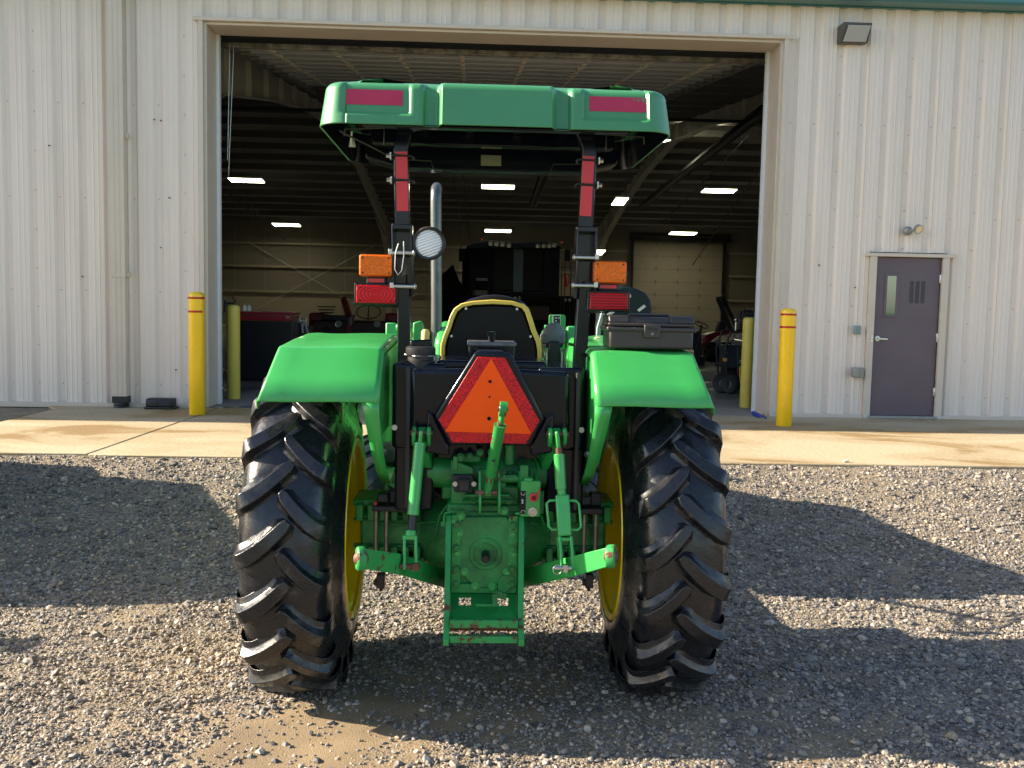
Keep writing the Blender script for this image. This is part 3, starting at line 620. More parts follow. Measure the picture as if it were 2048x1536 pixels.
bollard((cR.x, cR.y+.09, 0), 1.405, .092, yb, 'yellow bollard with two full red bands between the doorway and the entry door', ((1.33, 0, 360), (1.18, 0, 360)), 'yellow bollards at the doorway')
c1 = pixz(454, 803, 0); c2 = pixz(1503, 815, 0)
bollard((-3.27, 13.62, 0), 1.30, .092, yb2, 'dull yellow bollard without bands just inside the doorway beside the red topped chest', (), 'yellow bollards at the doorway')
bollard((3.90, 13.52, 0), 1.27, .092, yb2, 'dull yellow bollard without bands just inside the doorway beside the pressure washer', (), 'yellow bollards at the doorway')

# ------------------------------------------------------------------ the tractor
tractor = thing('tractor', 'green utility tractor seen from behind with yellow rims, canopy and three point hitch', 'tractor', TO)
# wheels
def make_wheel(side):
    cx = side*.797; c = Vector((cx, 0, .705)); i = -side                  # i: direction towards the tractor's middle
    hub = MB(); hub.lathe([(i*.03, .001), (i*.03, .12), (i*.015, .15), (i*.015, .20), (i*.045, .235), (i*.085, .315), (i*.098, .335), (i*.135, .362), (i*.168, .380), (i*.158, .380), (i*.06, .34), (i*.02, .24), (i*.0, .001)], c, 'X', 64)
    for k in range(8):
        a = 2*PI*k/8; p = c+Vector((0, math.cos(a)*.145, math.sin(a)*.145)); hub.tube([p, p+Vector((i*.035, 0, 0))], .016, 6)
    w_ = hub.build('rear_wheel', yellow, tractor)
    rim = MB(); rp_ = [(.176, .398), (.186, .412), (.178, .418), (.166, .404), (.152, .388), (.140, .380), (.115, .374), (.085, .347), (.02, .340), (-.05, .340), (-.085, .347), (-.115, .374), (-.14, .380), (-.152, .388), (-.166, .404), (-.178, .418), (-.186, .412), (-.176, .398)]
    inn = [(t_, r_-.012) for t_, r_ in rp_[::-1]]
    rim.lathe([(i*(t_+.022*max(0, min(1, t_/.15))), r_) for t_, r_ in rp_+inn], c, 'X', 64, closed=True); rim.build('rim', yellow, w_)
    ty = MB()
    half = [(.0, .700), (.06, .699), (.11, .693), (.145, .680), (.170, .658), (.188, .625), (.203, .58), (.208, .54), (.206, .49), (.200, .455), (.190, .432), (.178, .425), (.160, .42)]
    prof = [(-t_, r_) for t_, r_ in half[::-1]]+half[1:]
    sh = lambda t_, r_: i*(t_*(.84+.16*max(0, min(1, (.54-r_)/.10)))+.016*max(0, min(1, (.54-r_)/.10)) if t_ > 0 else t_)
    ty.lathe([(sh(t_, r_), r_) for t_, r_ in prof]+[(sh(t_, r_), r_-.006) for t_, r_ in prof[::-1]], c, 'X', 132, closed=True)
    crown = lambda x: float(np.interp(abs(x), [0, .11, .145, .170, .188, .215], [.700, .693, .680, .658, .625, .56]))
    NL = 19
    for k in range(NL):
        for hs in (1, -1):
            th0 = 2*PI*(k+(.5 if hs > 0 else 0))/NL + .08
            vs = []; n = 12
            for j in range(n+1):
                u = j/n; x = -.020+.222*u; s_ = .165*(1-(1-u)**1.5)        # circumferential lag, the point leads at the crown
                top = .738-.016*(x/.2)**2 if x > 0 else .738
                if u > .88: top = .724-.060*((u-.88)/.12)**1.3
                hw_t = .0215+.009*u; hw_b = hw_t+.036; base = crown(x)-.006
                if j == 0: hw_t *= .55; hw_b *= .6
                pass
                tx, ts = .222, .165*1.5*max(1-u, .001)**.5; l_ = math.hypot(tx, ts); nx, ns_ = -ts/l_, tx/l_
                mid_ = base+(top-base)*.34; hw_m = hw_t+.010
                for hw, r_ in ((-hw_b, base), (-hw_m, mid_), (-hw_t, top), (hw_t, top), (hw_m, mid_), (hw_b, base)):
                    X = x+nx*hw; S = s_+ns_*hw; a = th0 + S/.72
                    # angle measured so that, seen from the rear, the bars fall away from the crown
                    vs.append(Vector((hs*X*(.86 if hs == i else 1), -r_*math.cos(a), -r_*math.sin(a)))+c)
            fs = []
            for j in range(n):
                for q_ in range(5): fs.append((j*6+q_, j*6+q_+1, (j+1)*6+q_+1, (j+1)*6+q_))
                fs.append((j*6+5, j*6, (j+1)*6, (j+1)*6+5))
            fs += [(0, 1, 2, 3, 4, 5), tuple(n*6+q_ for q_ in range(5, -1, -1))]
            ty.add(vs, fs)
    # sidewall scuff ring and the flat where the tyre rests
    ty.v = [((v[0]-cx)*(1+.06*max(0, (.30-v[2])/.30)**1.5)+cx, v[1], max(v[2], .004)) for v in ty.v]
    ty.build('tyre', rubber, w_, bevel=.004, smooth=50, seg=2)
    # valve weight / hub cap on inside left flange
    return w_
for s_ in (-1, 1): make_wheel(s_)
def front_wheel(side):
    c = Vector((side*.70, 2.30, .43)); i = -side
    hub = MB(); hub.lathe([(i*.02, .001), (i*.02, .10), (0, .20), (-.01*i, .215), (-.03*i, .20), (-.04*i, .001)], c, 'X', 32); w_ = hub.build('front_wheel', yellow, tractor)
    rim = MB(); rp_ = [(.11, .215), (.115, .235), (.09, .22), (.05, .205), (-.05, .205), (-.09, .22), (-.115, .235), (-.11, .215)]; rim.lathe(rp_+[(a, b_-.01) for a, b_ in rp_[::-1]], c, 'X', 36, closed=True); rim.build('rim', yellow, w_)
    ty = MB(); half = [(0, .385), (.07, .38), (.11, .365), (.13, .33), (.135, .29), (.12, .24), (.11, .22)]; pr = [(-a, b_) for a, b_ in half[::-1]]+half[1:]; ty.lathe(pr+[(a, b_-.015) for a, b_ in pr[::-1]], c, 'X', 60, closed=True)
    for k in range(18):
        for hs in (1, -1):
            a0 = 2*PI*(k+(.5 if hs > 0 else 0))/18; vs = []
            for j in range(5):
                u = j/4; x = .14*u; a = a0+.28*u; top = .405-.03*u*u; base = .375-.03*u*u
                for da, r_ in ((-.05, base), (-.035, top), (.035, top), (.05, base)): vs.append(c+Vector((hs*x, -r_*math.cos(a+da), -r_*math.sin(a+da))))
            ty.add(vs, [(j*4+q_, j*4+q_+1, j*4+q_+5, j*4+q_+4) for j in range(4) for q_ in range(3)]+[(0, 1, 2, 3), (19, 18, 17, 16)])
    ty.build('tyre', rubber, w_, smooth=40)
for s_ in (-1, 1): front_wheel(s_)

# fenders: folded sheet over each rear wheel
def fender(side):
    path = [(.78, 1.20), (.74, 1.38), (.66, 1.52), (.56, 1.585), (.30, 1.59), (-.10, 1.575), (-.385, 1.560), (-.397, 1.556), (-.407, 1.547), (-.515, 1.44), (-.605, 1.352)]
    inx = .437
    def outx(z): return .875+.045*max(0, (1.556-z)/.2) if z < 1.556 else .875
    rows = []
    m_ = len(path)
    for i, (y, z) in enumerate(path):
        a = path[max(i-1, 0)]; b_ = path[min(i+1, m_-1)]; ty_, tz = b_[0]-a[0], b_[1]-a[1]; l_ = math.hypot(ty_, tz); ny, nz = tz/l_, -ty_/l_      # outward normal
        if nz < 0 and ny < 0 and False: pass
        ox = outx(z); r_ = .024; ro = .014; row = []
        for k in range(7):                           # inner rounded corner down to the skirt
            t_ = R(90*k/6); row.append((inx+r_*(1-math.sin(t_)), -(r_)*(1-math.cos(t_))) if False else (inx+r_-r_*math.cos(t_), -r_+r_*math.sin(t_)))
        row = row[0:]
        for k in range(1, 6): row.append((inx+r_+(ox-ro-inx-r_)*k/6, .003*math.sin(k)))
        for k in range(6):
            t_ = R(90-90*k/5); row.append((ox-ro+ro*math.cos(t_), -ro+ro*math.sin(t_)))
        row.append((ox+.003, -.05))
        rows.append([Vector((side*x, y+ny*d, z+nz*d)) for x, d in row])
    m = MB(); m.grid(rows)
    f = m.build('fender', green, tractor, solid=.006, smooth=21)
    sk = MB(); r_ = .045
    top = [(y, z-.04) for y, z in path]
    sk.prism([(side*inx, y, z) for y, z in ([(p_[0]+(.0), p_[1]) for p_ in top[:-1]]+[(-.575, 1.335), (-.52, 1.20), (-.42, 1.08), (-.30, .99), (-.15, .93), (.2, .93), (.5, .98), (.74, 1.1)])], (side*.005, 0, 0))
    sk.build('inner_skirt', green, f, smooth=0)
    # rear edge flange of the skirt, curving down to the axle
    fl_ = MB(); pp = [(-.600, 1.352, .435), (-.588, 1.30, .435), (-.555, 1.22, .430), (-.50, 1.13, .424), (-.42, 1.04, .416), (-.33, .975, .408)]
    fl_.grid([[Vector((side*x, y, z)), Vector((side*(x+wd_), y+.004, z))] for (y, z, x), wd_ in zip(pp, (.07, .062, .055, .05, .045, .038))])
    fl_.build('edge_flange', green, f, solid=.006, smooth=60)
    mk = MB()
    for k in range(5): mk.cbox((side*(.6+.03*k), -.38+.01*k, 1.563), (.02, .006, .001))
    return f
fend = [fender(s_) for s_ in (-1, 1)]
m = MB(); p = T(1395, 738, -.47); m.bar(p+Vector((-.012, -.014, .004)), p+Vector((.014, -.014, -.006)), .006, .0015); m.build('paint_scratch', M('scratch_dark', (.02, .05, .03), .6), fend[1], smooth=0)
bo = MB()
for s_ in (-1, 1):
    for y, z in ((-.44, 1.13),): bo.hexbolt((s_*.428, y, z), (-s_, -.4, 0), .012, .012)
bo.build('skirt_bolt', steel, tractor)

# canopy: one moulded shell with lamp recesses and a raised centre
def canopy():
    c0 = T(989, 252, -.5); W2, D, Hh = .722, 1.15, .19; cx, zb = c0.x+.01, c0.z-.005
    y0 = -.5
    rc = .115
    per = []                                         # rear edge left to right, then round the sides
    nR = 150
    for k in range(nR+1): per.append(((-W2+rc)+(2*W2-2*rc)*k/nR, 0, 0, -1))
    for k in range(1, 13): a = R(-90+90*k/12); per.append((W2-rc+rc*math.cos(a), rc+rc*math.sin(a), math.cos(a), math.sin(a)))
    for k in range(1, 12): per.append((W2, rc+(D-2*rc)*k/12, 1, 0))
    for k in range(0, 13): a = R(90*k/12); per.append((W2-rc+rc*math.cos(a), D-rc+rc*math.sin(a), math.cos(a), math.sin(a)))
    for k in range(1, 24): per.append((W2-rc-(2*W2-2*rc)*k/24, D, 0, 1))
    for k in range(0, 13): a = R(90+90*k/12); per.append((-W2+rc+rc*math.cos(a), D-rc+rc*math.sin(a), math.cos(a), math.sin(a)))
    for k in range(1, 12): per.append((-W2, D-rc-(D-2*rc)*k/12, -1, 0))
    for k in range(0, 12): a = R(180+90*k/12); per.append((-W2+rc+rc*math.cos(a), rc+rc*math.sin(a), math.cos(a), math.sin(a)))
    sst = lambda t: max(0, min(1, t))**2*(3-2*max(0, min(1, t)))
    def bump(x, z, front):                           # outward offset on the rear wall and the roof above it
        s1 = lambda a, b_, v: sst((v-a)/(b_-a))
        d = 0
        ctr = s1(-.2385, -.222, x)*(1-s1(.222, .2385, x)); d += .028*ctr
        grv = s1(-.305, -.288, x)*(1-s1(.288, .305, x))*(1-ctr); d -= .030*grv
        for sx in (-1, 1):
            xx = x*sx
            a, b_ = .345, .612
            if sx < 0: a, b_ = .345, .615
            r_ = s1(a, a+.012, xx)*(1-s1(b_, b_+.012, xx))*s1(.036, .050, z)
            d -= .016*r_
        return d
    rows = []; zs = [0, .004]+[.01+.125*k/24 for k in range(25)]
    prof = [(z, -.022*z/.135) for z in zs]
    rt = .036
    for k in range(1, 9): a = R(90*k/8); prof.append((.135+rt*math.sin(a), -.022-rt*(1-math.cos(a))))
    prof += [(.182, -.10), (.187, -.16), (.197, -.17), (.203, -.25)]
    for z, o_ in prof:
        row = []
        for (x, y, nx, ny) in per:
            rear = max(0, -ny); b_ = bump(x, z, 1)*rear
            dd = o_+b_*(1 if o_ > -.09 else .6 if o_ > -.13 else 0)
            row.append(Vector((cx+x+nx*dd, y0+y+ny*dd, zb+z)))
        row.append(row[0]); rows.append(row)
    m = MB(); m.grid(rows)
    last = rows[-1][:-1]; o = len(m.v); m.v += [tuple(v) for v in last]; m.f.append(tuple(range(o, o+len(last))))
    cn = m.build('canopy', canopyg, tractor, smooth=45, solid=.006)
    # dark underside: liner, cross ribs, wiring lip
    u = MB(); pl = [(cx+x*.93, y0+.085+(y-.0)*.88) for x, y, _, _ in per[::3]]
    zt = zb+.135
    u.prism([(a, b_, zt) for a, b_ in pl], (0, 0, .012))
    u.prism([(cx-.60, y0+.08, zb+.10), (cx-.60, y0+.98, zb+.10), (cx-.60, y0+1.02, zt), (cx-.60, y0+.04, zt)], (.20, 0, 0))
    u.prism([(cx+.40, y0+.08, zb+.10), (cx+.40, y0+.98, zb+.10), (cx+.40, y0+1.02, zt), (cx+.40, y0+.04, zt)], (.20, 0, 0))
    u.build('canopy_liner', blackp, cn, bevel=.02, smooth=40)
    iw_ = MB(); iw_.grid([[Vector((cx+x-nx*(.0075+.028*z/.2+(.032 if ny < -.9 and z > .01 else 0)), y0+y-ny*(.0075+.028*z/.2+(.032 if ny < -.9 and z > .01 else 0)), zb+z)) for (x, y, nx, ny) in per+per[:1]] for z in (-.002, .012, .07, .14)])
    iw_.build('liner_wall', blackp, cn, smooth=60)
    r_ = MB()
    for y in (y0+.16, y0+.62): r_.box((cx-.56, y, zb+.02), (cx+.56, y+.07, zb+.08))
    for x in (-.33, -.11, .11, .33): r_.bar((cx+x, y0+.16, zb+.09), (cx+x, y0+1.0, zb+.09), .05, .03)
    r_.box((cx-.45, y0+.90, zb-.055), (cx+.45, y0+1.03, zb+.06))
    r_.prism([(cx-.62, y0+.86, zb-.01), (cx-.45, y0+.86, zb-.055), (cx-.45, y0+1.05, zb-.055), (cx-.62, y0+1.05, zb-.01)], (0, 0, .07)); r_.prism([(cx+.62, y0+.86, zb-.01), (cx+.45, y0+.86, zb-.055), (cx+.45, y0+1.05, zb-.055), (cx+.62, y0+1.05, zb-.01)], (0, 0, .07))
    r_.build('roof_frame', blackp, cn, bevel=.008)
    wv = MB(); wv.box((cx-.055, y0+.892, zb-.03), (cx+.045, y0+.899, zb+.022)); wv.build('rating_plate', M('plate_olive', (.28, .30, .20), .4, metal=.4), cn, bevel=.002)
    lo_ = MB()
    for x in (-.27, .0, .27): lo_.box((cx+x-.09, y0+.235, zb+.066), (cx+x+.09, y0+.25, zb+.073))
    lo_.build('liner_slots', M('slot_tan', (.16, .13, .10), .6), cn, smooth=0)
    wr = MB(); a = [T(680, 262, -.40), T(705, 275, -.2), T(740, 292, .1), T(775, 310, .35), T(795, 312, .45)]; wr.tube(a, .004, 6)
    for s2 in (-1, 1): wr.tube([(cx+s2*.47, y0+.85, zb-.015), (cx+s2*.30, y0+.85, zb-.02), (cx+s2*.28, y0+.85, zb-.07), (cx+s2*.2, y0+.86, zb-.078), (cx, y0+.86, zb-.078)], .004, 6); wr.tube([(cx+s2*.47, y0+.2, zb-.05), (cx+s2*.47, y0+.2, zb+.02), (cx+s2*.64, y0+.25, zb+.02), (cx+s2*.65, y0+.3, zb+.0)], .004, 6)
    wr.build('wiring', blackm, cn)
    cl = MB(); p = T(704, 290, -.15); cl.prism([p+Vector(v) for v in ((-.008, 0, .03), (.008, 0, .03), (.016, 0, -.008), (-.014, 0, -.008))], (0, .006, 0)); cl.tube([T(704, 262, -.2), T(703, 280, -.18), p], .004, 6); cl.build('hanging_clip', steel, cn)
    # red reflectors in the recesses
    for sx, a, b_ in ((-1, (688, 175), (805, 210)), (1, (1180, 190), (1297, 224))):
        p0 = T(a[0], a[1], y0+.012); p1 = T(b_[0], b_[1], y0+.012); g_ = MB(); n = 10; yf = y0+.016-.004
        ang = .0
        g_.grid([[Vector((p0.x+(p1.x-p0.x)*k/n, yf+.022*(z_-zb)/.135+.0, z_)) for k in range(n+1)] for z_ in (p1.z, (p0.z+p1.z)/2, p0.z)])
        g_.build('red_reflector', maroon, cn, solid=.002, smooth=0)
        if sx > 0:
            fl = MB()
            for k in range(26):
                t_ = random.random(); x_ = p1.x-.004-.062*t_; z_ = p0.z-.003-.020*random.random()*(1-t_*.5); r0 = random.uniform(.0015, .006)*(1.3-t_)
                yy = yf+.022*(z_-zb)/.135-.0016
                fl.prism([(x_+r0*random.uniform(.6, 1.2)*math.cos(a), yy, z_+r0*random.uniform(.5, 1)*math.sin(a)) for a in (0, 1.1, 2.2, 3.3, 4.3, 5.3)], (0, -.0006, 0))
            fl.build('peeled_flake', canopyg, cn, smooth=0, one=True)
    return cn, cx, zb
cn, CX, CZB = canopy()

# roll bar
rbm = MB()
def post(side):
    pts = {-1: [(806, 455), (804, 380), (803, 300), (806, 270), (818, 248), (850, 240)], 1: [(1170, 458), (1174, 385), (1178, 300), (1172, 275), (1158, 254), (1130, 246)]}[side]
    P_ = [T(a, b_, -0.200) for a, b_ in pts]
    return P_
for s_ in (-1, 1):
    P_ = post(s_); m = MB(); wdt = .062
    # swept rectangular tube with a bend at the top
    Q = [P_[0], P_[1], P_[2]]
    c1_, c2_, c3_ = P_[2], P_[3], P_[4]
    for t_ in (.25, .5, .75, 1): Q.append(c1_*(1-t_)**2+c2_*2*t_*(1-t_)*1.0+c3_*t_*t_ if t_ < 1 else c3_)
    Q.append(P_[5]); Q.append(Vector((CX, -0.200, P_[5].z+.01)))
    vs = []; 
    for i, p in enumerate(Q):
        d = (Q[min(i+1, len(Q)-1)]-Q[max(i-1, 0)]).normalized(); n_ = Vector((d.z, 0, -d.x))
        for a, b_ in ((-1, -1), (1, -1), (1, 1), (-1, 1)): vs.append(p+n_*a*wdt/2+Vector((0, b_*.038, 0)))
    m.add(vs, [(i*4+k, i*4+(k+1) % 4, (i+1)*4+(k+1) % 4, (i+1)*4+k) for i in range(len(Q)-1) for k in range(4)]+[(3, 2, 1, 0), tuple(len(vs)-4+k for k in range(4))])
    # lower post and hinge bracket
    lowt = {-1: (808, 590), 1: (1168, 595)}[s_]; lowb = {-1: (811, 735), 1: (1156, 735)}[s_]
    a, b_ = T(*lowt, -0.180), T(*lowb, -0.180); m.bar(a+Vector((0, 0, .05)), b_-Vector((0, 0, .15)), .056, .075, up=(0, 1, 0))
    hb, ht = {-1: ((808, 592), (805, 455)), 1: ((1169, 597), (1172, 460))}[s_]; h0, h1 = T(*hb, -0.200), T(*ht, -0.200)
    for off in (-.040, .040): m.bar(h0+Vector((off, -.0, 0)), h1+Vector((off, 0, 0)), .009, .10, up=(0, 1, 0))
    m.bar(h0+Vector((0, .042, 0)), h1+Vector((0, .042, 0)), .08, .008, up=(0, 1, 0)); m.bar(h1+Vector((0, -.0, -.012)), h1+Vector((0, 0, .012)), .088, .10, up=(0, 1, 0))
    rb = m.build('roll_bar', blackp, tractor, bevel=.005)
    # red tape
    ya, yb_ = {-1: ((802.5, 303), (805, 422)), 1: ((1177.5, 312), (1171, 432))}[s_]
    t0, t1 = T(*ya, -0.240), T(*yb_, -0.240); t0.y = t1.y = -0.239
    for u0, u1 in ((0, .06), (.085, .46), (.50, 1)):
        a, b_ = t0.lerp(t1, u0), t0.lerp(t1, u1); g_ = MB(); g_.bar(a, b_, .050, .0015, up=(0, 1, 0)); g_.build('red_tape', redtape, rb, smooth=0)
    # clamps around the post with nuts
    g_ = MB(); cl = MB()
    for u in (.075, .48):
        p = t0.lerp(t1, u); x0_, x1_ = p.x-.037*1.05, p.x+.037*1.05
        g_.tube([(x0_-.004, -0.245, p.z+.003), (x1_+.004, -0.245, p.z), (x1_+.012, -0.180, p.z), (x1_+.004, -0.155, p.z), (x0_-.004, -0.155, p.z), (x0_-.010, -0.210, p.z)], .0042, 8, closed=True)
        sx = p.x+s_*.050; cl.tube([(sx, -0.240, p.z), (sx+s_*.014, -0.240, p.z)], .010, 6); cl.box((sx-s_*.004-.003, -0.248, p.z-.014), (sx-s_*.004+.003, -0.210, p.z+.014))
    g_.build('clamp', blackm, rb); cl.build('clamp_nut', steel, rb)
    # hinge pins and retaining wire
    g_ = MB(); pins = {-1: ((805, 506), (808, 573), 790), 1: ((1170, 515), (1168, 571), 1190)}[s_]
    for q_ in pins[:2]:
        p = T(*q_, -0.255); g_.cyl(p+Vector((-.046, 0, 0)), p+Vector((.046, 0, 0)), .0085, 12); g_.hexbolt(p+Vector((.045*(-s_), 0, 0)), (-s_, 0, 0), .011, .009)
        g_.cbox(p+Vector((s_*.052, 0, .004)), (.016, .016, .024))
    g_.build('hinge_pin', steel, rb, bevel=.002)
    g_ = MB(); p = T(*pins[0], -0.265); g_.tube([p+Vector(v) for v in ((-.018, 0, .04), (-.030, -.004, .0), (-.032, -.006, -.07), (-.018, -.006, -.095), (-.002, -.006, -.075), (.006, -.004, -.01), (.004, 0, .05))], .0022, 6); g_ = g_ if s_ < 0 else None
    if g_: g_.build('retaining_wire', steel, rb)

# signal lamps on each post
def lamps(side):
    am = {-1: ((719, 509), (785, 553)), 1: ((1188, 522), (1252, 567))}[side]; re = {-1: ((712, 569), (792, 608)), 1: ((1179, 584), (1256, 621))}[side]; sm_ = {-1: ((736, 556), (769, 566)), 1: ((1199, 569), (1234, 578))}[side]
    def lamp(name, box_, y, mat, body, r_, pad, tape=False):
        a, b_ = T(*box_[0], y), T(*box_[1], y); c = (a+b_)/2; w_, h_ = abs(b_.x-a.x), abs(a.z-b_.z)
        m = MB(); m.prism([(c.x+p, y+.004, c.z+q) for p, q in rrect(w_+pad, h_+pad, r_)], (0, .055 if not tape else .006, 0)); o = m.build(name, body, tractor, bevel=.004)
        m = MB(); m.prism([(c.x+p, y-.012, c.z+q) for p, q in rrect(w_-.004, h_-.004, r_*.8)], (0, .015, 0)) if not tape else m.prism([(c.x+p, y, c.z+q) for p, q in rrect(w_-.004, h_-.004, .002)], (0, .003, 0))
        ln = m.build('lens', mat, o, bevel=.004 if not tape else 0); ln.data.transform(Matrix.Translation(-c)); ln.location = c
        if not tape:
            m = MB()
            for sx in (-1, 1):
                for sz in (-1, 1): m.cyl((c.x+sx*w_*.39, y-.011, c.z+sz*h_*.36), (c.x+sx*w_*.39, y-.0135, c.z+sz*h_*.36), .0042, 8)
            m.build('lens_screw', darksteel, o)
        return o, c, w_, h_
    lamp('turn_signal', am, -0.240, amberl, M('amber_lamp_body', (.45, .08, .01), .4) if 'amber_lamp_body' not in bpy.data.materials else bpy.data.materials['amber_lamp_body'], .012, .004)
    lamp('small_reflector', sm_, -0.225, redtape, blackm, .003, .012, True)
    o, c, w_, h_ = lamp('tail_lamp', re, -0.245, redl if side < 0 else redl2, blackp, .006, .016)
    br = MB(); px = {-1: T(812, 590, -0.210).x, 1: T(1168, 596, -0.210).x}[side]
    br.bar((c.x, -0.190, c.z-h_/2-.012), (px, -0.190, c.z-h_/2-.012), .05, .005, up=(0, 0, 1)); br.bar((c.x, -0.190, c.z+h_/2+.028), (px, -0.190, c.z+h_/2+.028), .008, .04, up=(0, 0, 1)); br.bar((c.x, -0.210, c.z+h_/2), (c.x, -0.210, c.z+h_/2+.07), .06, .006, up=(0, 1, 0))
    br.build('lamp_bracket', blackp, tractor, bevel=.002)
for s_ in (-1, 1): lamps(s_)
# work lamp
c = T(858, 487, -0.240); ax = Vector((-.10, -1, -.05)).normalized(); bx = ax.cross(Vector((0, 0, 1))).normalized(); cx_ = bx.cross(ax)
m = MB(); m.lathe([(-.085, .001), (-.085, .03), (-.07, .05), (-.03, .066), (.0, .073), (.012, .073), (.018, .067), (.016, .059), (.004, .057)], c, (ax, bx, cx_), 40); wlp = m.build('work_lamp', rubberd, tractor, smooth=50)
m = MB(); m.lathe([(.016, .0001), (.0155, .02), (.013, .04), (.008, .058)], (0, 0, 0), (Vector((0, 0, 1)), Vector((1, 0, 0)), Vector((0, 1, 0))), 40)
lm = bpy.data.materials.new('fluted_lamp_glass'); lm.use_nodes = True; N = lm.node_tree.nodes; L = lm.node_tree.links; b = N['Principled BSDF']; b.inputs['Roughness'].default_value = .12; b.inputs['Metallic'].default_value = .15; b.inputs['Coat Weight'].default_value = .6
tc = N.new('ShaderNodeTexCoord'); t = N.new('ShaderNodeTexWave'); t.bands_direction = 'Y'; t.inputs['Scale'].default_value = 26; t.inputs['Distortion'].default_value = 1.2; t.inputs['Detail'].default_value = 2; L.new(tc.outputs['Object'], t.inputs[0])
rp = N.new('ShaderNodeValToRGB'); rp.color_ramp.elements[0].color = (.55, .60, .64, 1); rp.color_ramp.elements[1].color = (.93, .95, .95, 1); L.new(t.outputs[0], rp.inputs[0]); L.new(rp.outputs[0], b.inputs['Base Color'])
bp = N.new('ShaderNodeBump'); bp.inputs['Strength'].default_value = .8; bp.inputs['Distance'].default_value = .003; L.new(t.outputs[0], bp.inputs['Height']); L.new(bp.outputs[0], b.inputs['Normal'])
lg = m.build('lamp_lens', lm, wlp, smooth=60); lg.matrix_local = Matrix.Translation(c) @ Matrix((( bx.x, cx_.x, ax.x), (bx.y, cx_.y, ax.y), (bx.z, cx_.z, ax.z))).to_4x4() @ Matrix.Rotation(R(-20), 4, 'Z')
m = MB(); p = T(836, 490, -0.200); m.cbox(p+Vector((-.008, .0, 0)), (.018, .03, .05)); m.tube([p+Vector((0, 0, -.03)), p+Vector((.02, .04, -.03)), c+Vector((0, .08, 0))], .008, 8); m.build('lamp_mount', M('brass_mount', (.35, .26, .14), .4, metal=.7), wlp, bevel=.003)

# exhaust stack
yE = 1.75; p0 = T(872, 700, yE); p1 = T(872, 386, yE); m = MB(); r_ = .0345
m.tube([Vector((p0.x, yE, p0.z-.1)), Vector((p0.x, yE, p0.z+.26)), Vector((p1.x, yE, p1.z-.05)), Vector((p1.x+.0, yE+.005, p1.z)), Vector((p1.x, yE+.04, p1.z+.03)), Vector((p1.x, yE+.11, p1.z+.045))], [r_]*6, 24); m.build('exhaust_pipe', grayg, tractor, smooth=50)
m = MB(); m.tube([Vector((p0.x, yE, p0.z-.3)), Vector((p0.x, yE, p0.z+.02))], .05, 20); m.build('exhaust_sleeve', blackp, tractor)
# seat
yS = .12
out = [(881, 722), (881, 690), (886, 672), (893, 655), (900, 632), (908, 617), (922, 607), (945, 602), (985, 599), (1025, 602), (1048, 608), (1058, 618), (1066, 640), (1072, 660), (1081, 680), (1084, 700), (1084, 722)]
inn = [(890, 722), (890, 694), (894, 677), (901, 660), (908, 638), (915, 623), (927, 614), (947, 610), (985, 608), (1023, 610), (1043, 616), (1050, 625), (1057, 645), (1063, 664), (1072, 684), (1075, 702), (1075, 722)]
st = MB(); st.prism([T(a, b_, yS) for a, b_ in inn]+[], (0, .05, 0)); seat = st.build('seat', M('seat_shell_black', (.004, .004, .005), .35, spec=.2), tractor, bevel=.012, smooth=50)
m = MB(); po, pi_ = [T(a, b_, yS-.012) for a, b_ in out], [T(a, b_, yS-.012) for a, b_ in inn]; n = len(po)
vs = po+pi_+[p+Vector((0, .05, 0)) for p in po]+[p+Vector((0, .05, 0)) for p in pi_]; fs = []
for i in range(n-1): fs += [(i, i+1, n+i+1, n+i), (2*n+i, 3*n+i, 3*n+i+1, 2*n+i+1), (i, 2*n+i, 2*n+i+1, i+1), (n+i, n+i+1, 3*n+i+1, 3*n+i)]
fs += [(0, n, 3*n, 2*n), (n-1, 3*n-1, 4*n-1, 2*n-1) if False else (n-1, 2*n-1, 4*n-1, 3*n-1)]
m.add(vs, fs); m.build('seat_frame', seaty, seat, bevel=.004, smooth=50)
m = MB(); cu = [(905, 640), (915, 612), (940, 598), (965, 591), (990, 589), (1015, 592), (1040, 600), (1060, 614), (1066, 640)]
m.prism([T(a, b_, yS+.06) for a, b_ in cu], (0, .11, 0)); m.build('seat_cushion', M('wet_vinyl', (.012, .012, .014), .3, bump=.4, bscale=60), seat, bevel=.03, smooth=60)
m = MB()
for a, b_ in ((932, 617), (1034, 618), (903, 672), (1061, 673)): m.hexbolt(T(a, b_, yS-.002), (0, -1, 0), .0045, .004)
m.build('seat_bolt', steel, seat)
m = MB(); m.box((T(900, 700, yS+.1).x, yS+.05, 1.35), (T(1066, 700, yS+.1).x, .62, 1.50)); m.build('seat_base', blackm, seat, bevel=.03)

# fuel tank / rear cowl: gloss black body behind the seat
yT = -.36
cw = MB(); zt = T(900, 722, yT).z; zb_ = 1.05
X = lambda px, y=yT, py=800: T(px, py, y).x
cw.box((X(784), yT, 1.13), (X(893, py=740), .35, zt-.012)); cw.box((X(1076, py=740), yT, 1.13), (X(1170), .35, zt-.020))
cw.box((X(870), yT+.06, 1.06), (X(1095), .35, zt+.0))
cw.prism([T(a, b_, yT) for a, b_ in ((893, 727), (935, 722), (880, 840), (872, 870), (852, 870), (893, 742))], (0, .2, 0)) if False else None
tank = cw.build('fuel_tank', blackp, tractor, bevel=.018, seg=3, smooth=60)
m = MB()                                             # sloping shoulders towards the sign recess
for sgn, pts in ((-1, ((820, 738), (948, 738), (872, 872), (820, 872))), (1, ((1020, 738), (1140, 745), (1140, 872), (1090, 872)))):
    m.prism([T(a, b_, yT-.05) for a, b_ in pts], (0, .08, 0))
m.build('rear_cowl', blackp, tank, bevel=.02, seg=3, smooth=60)
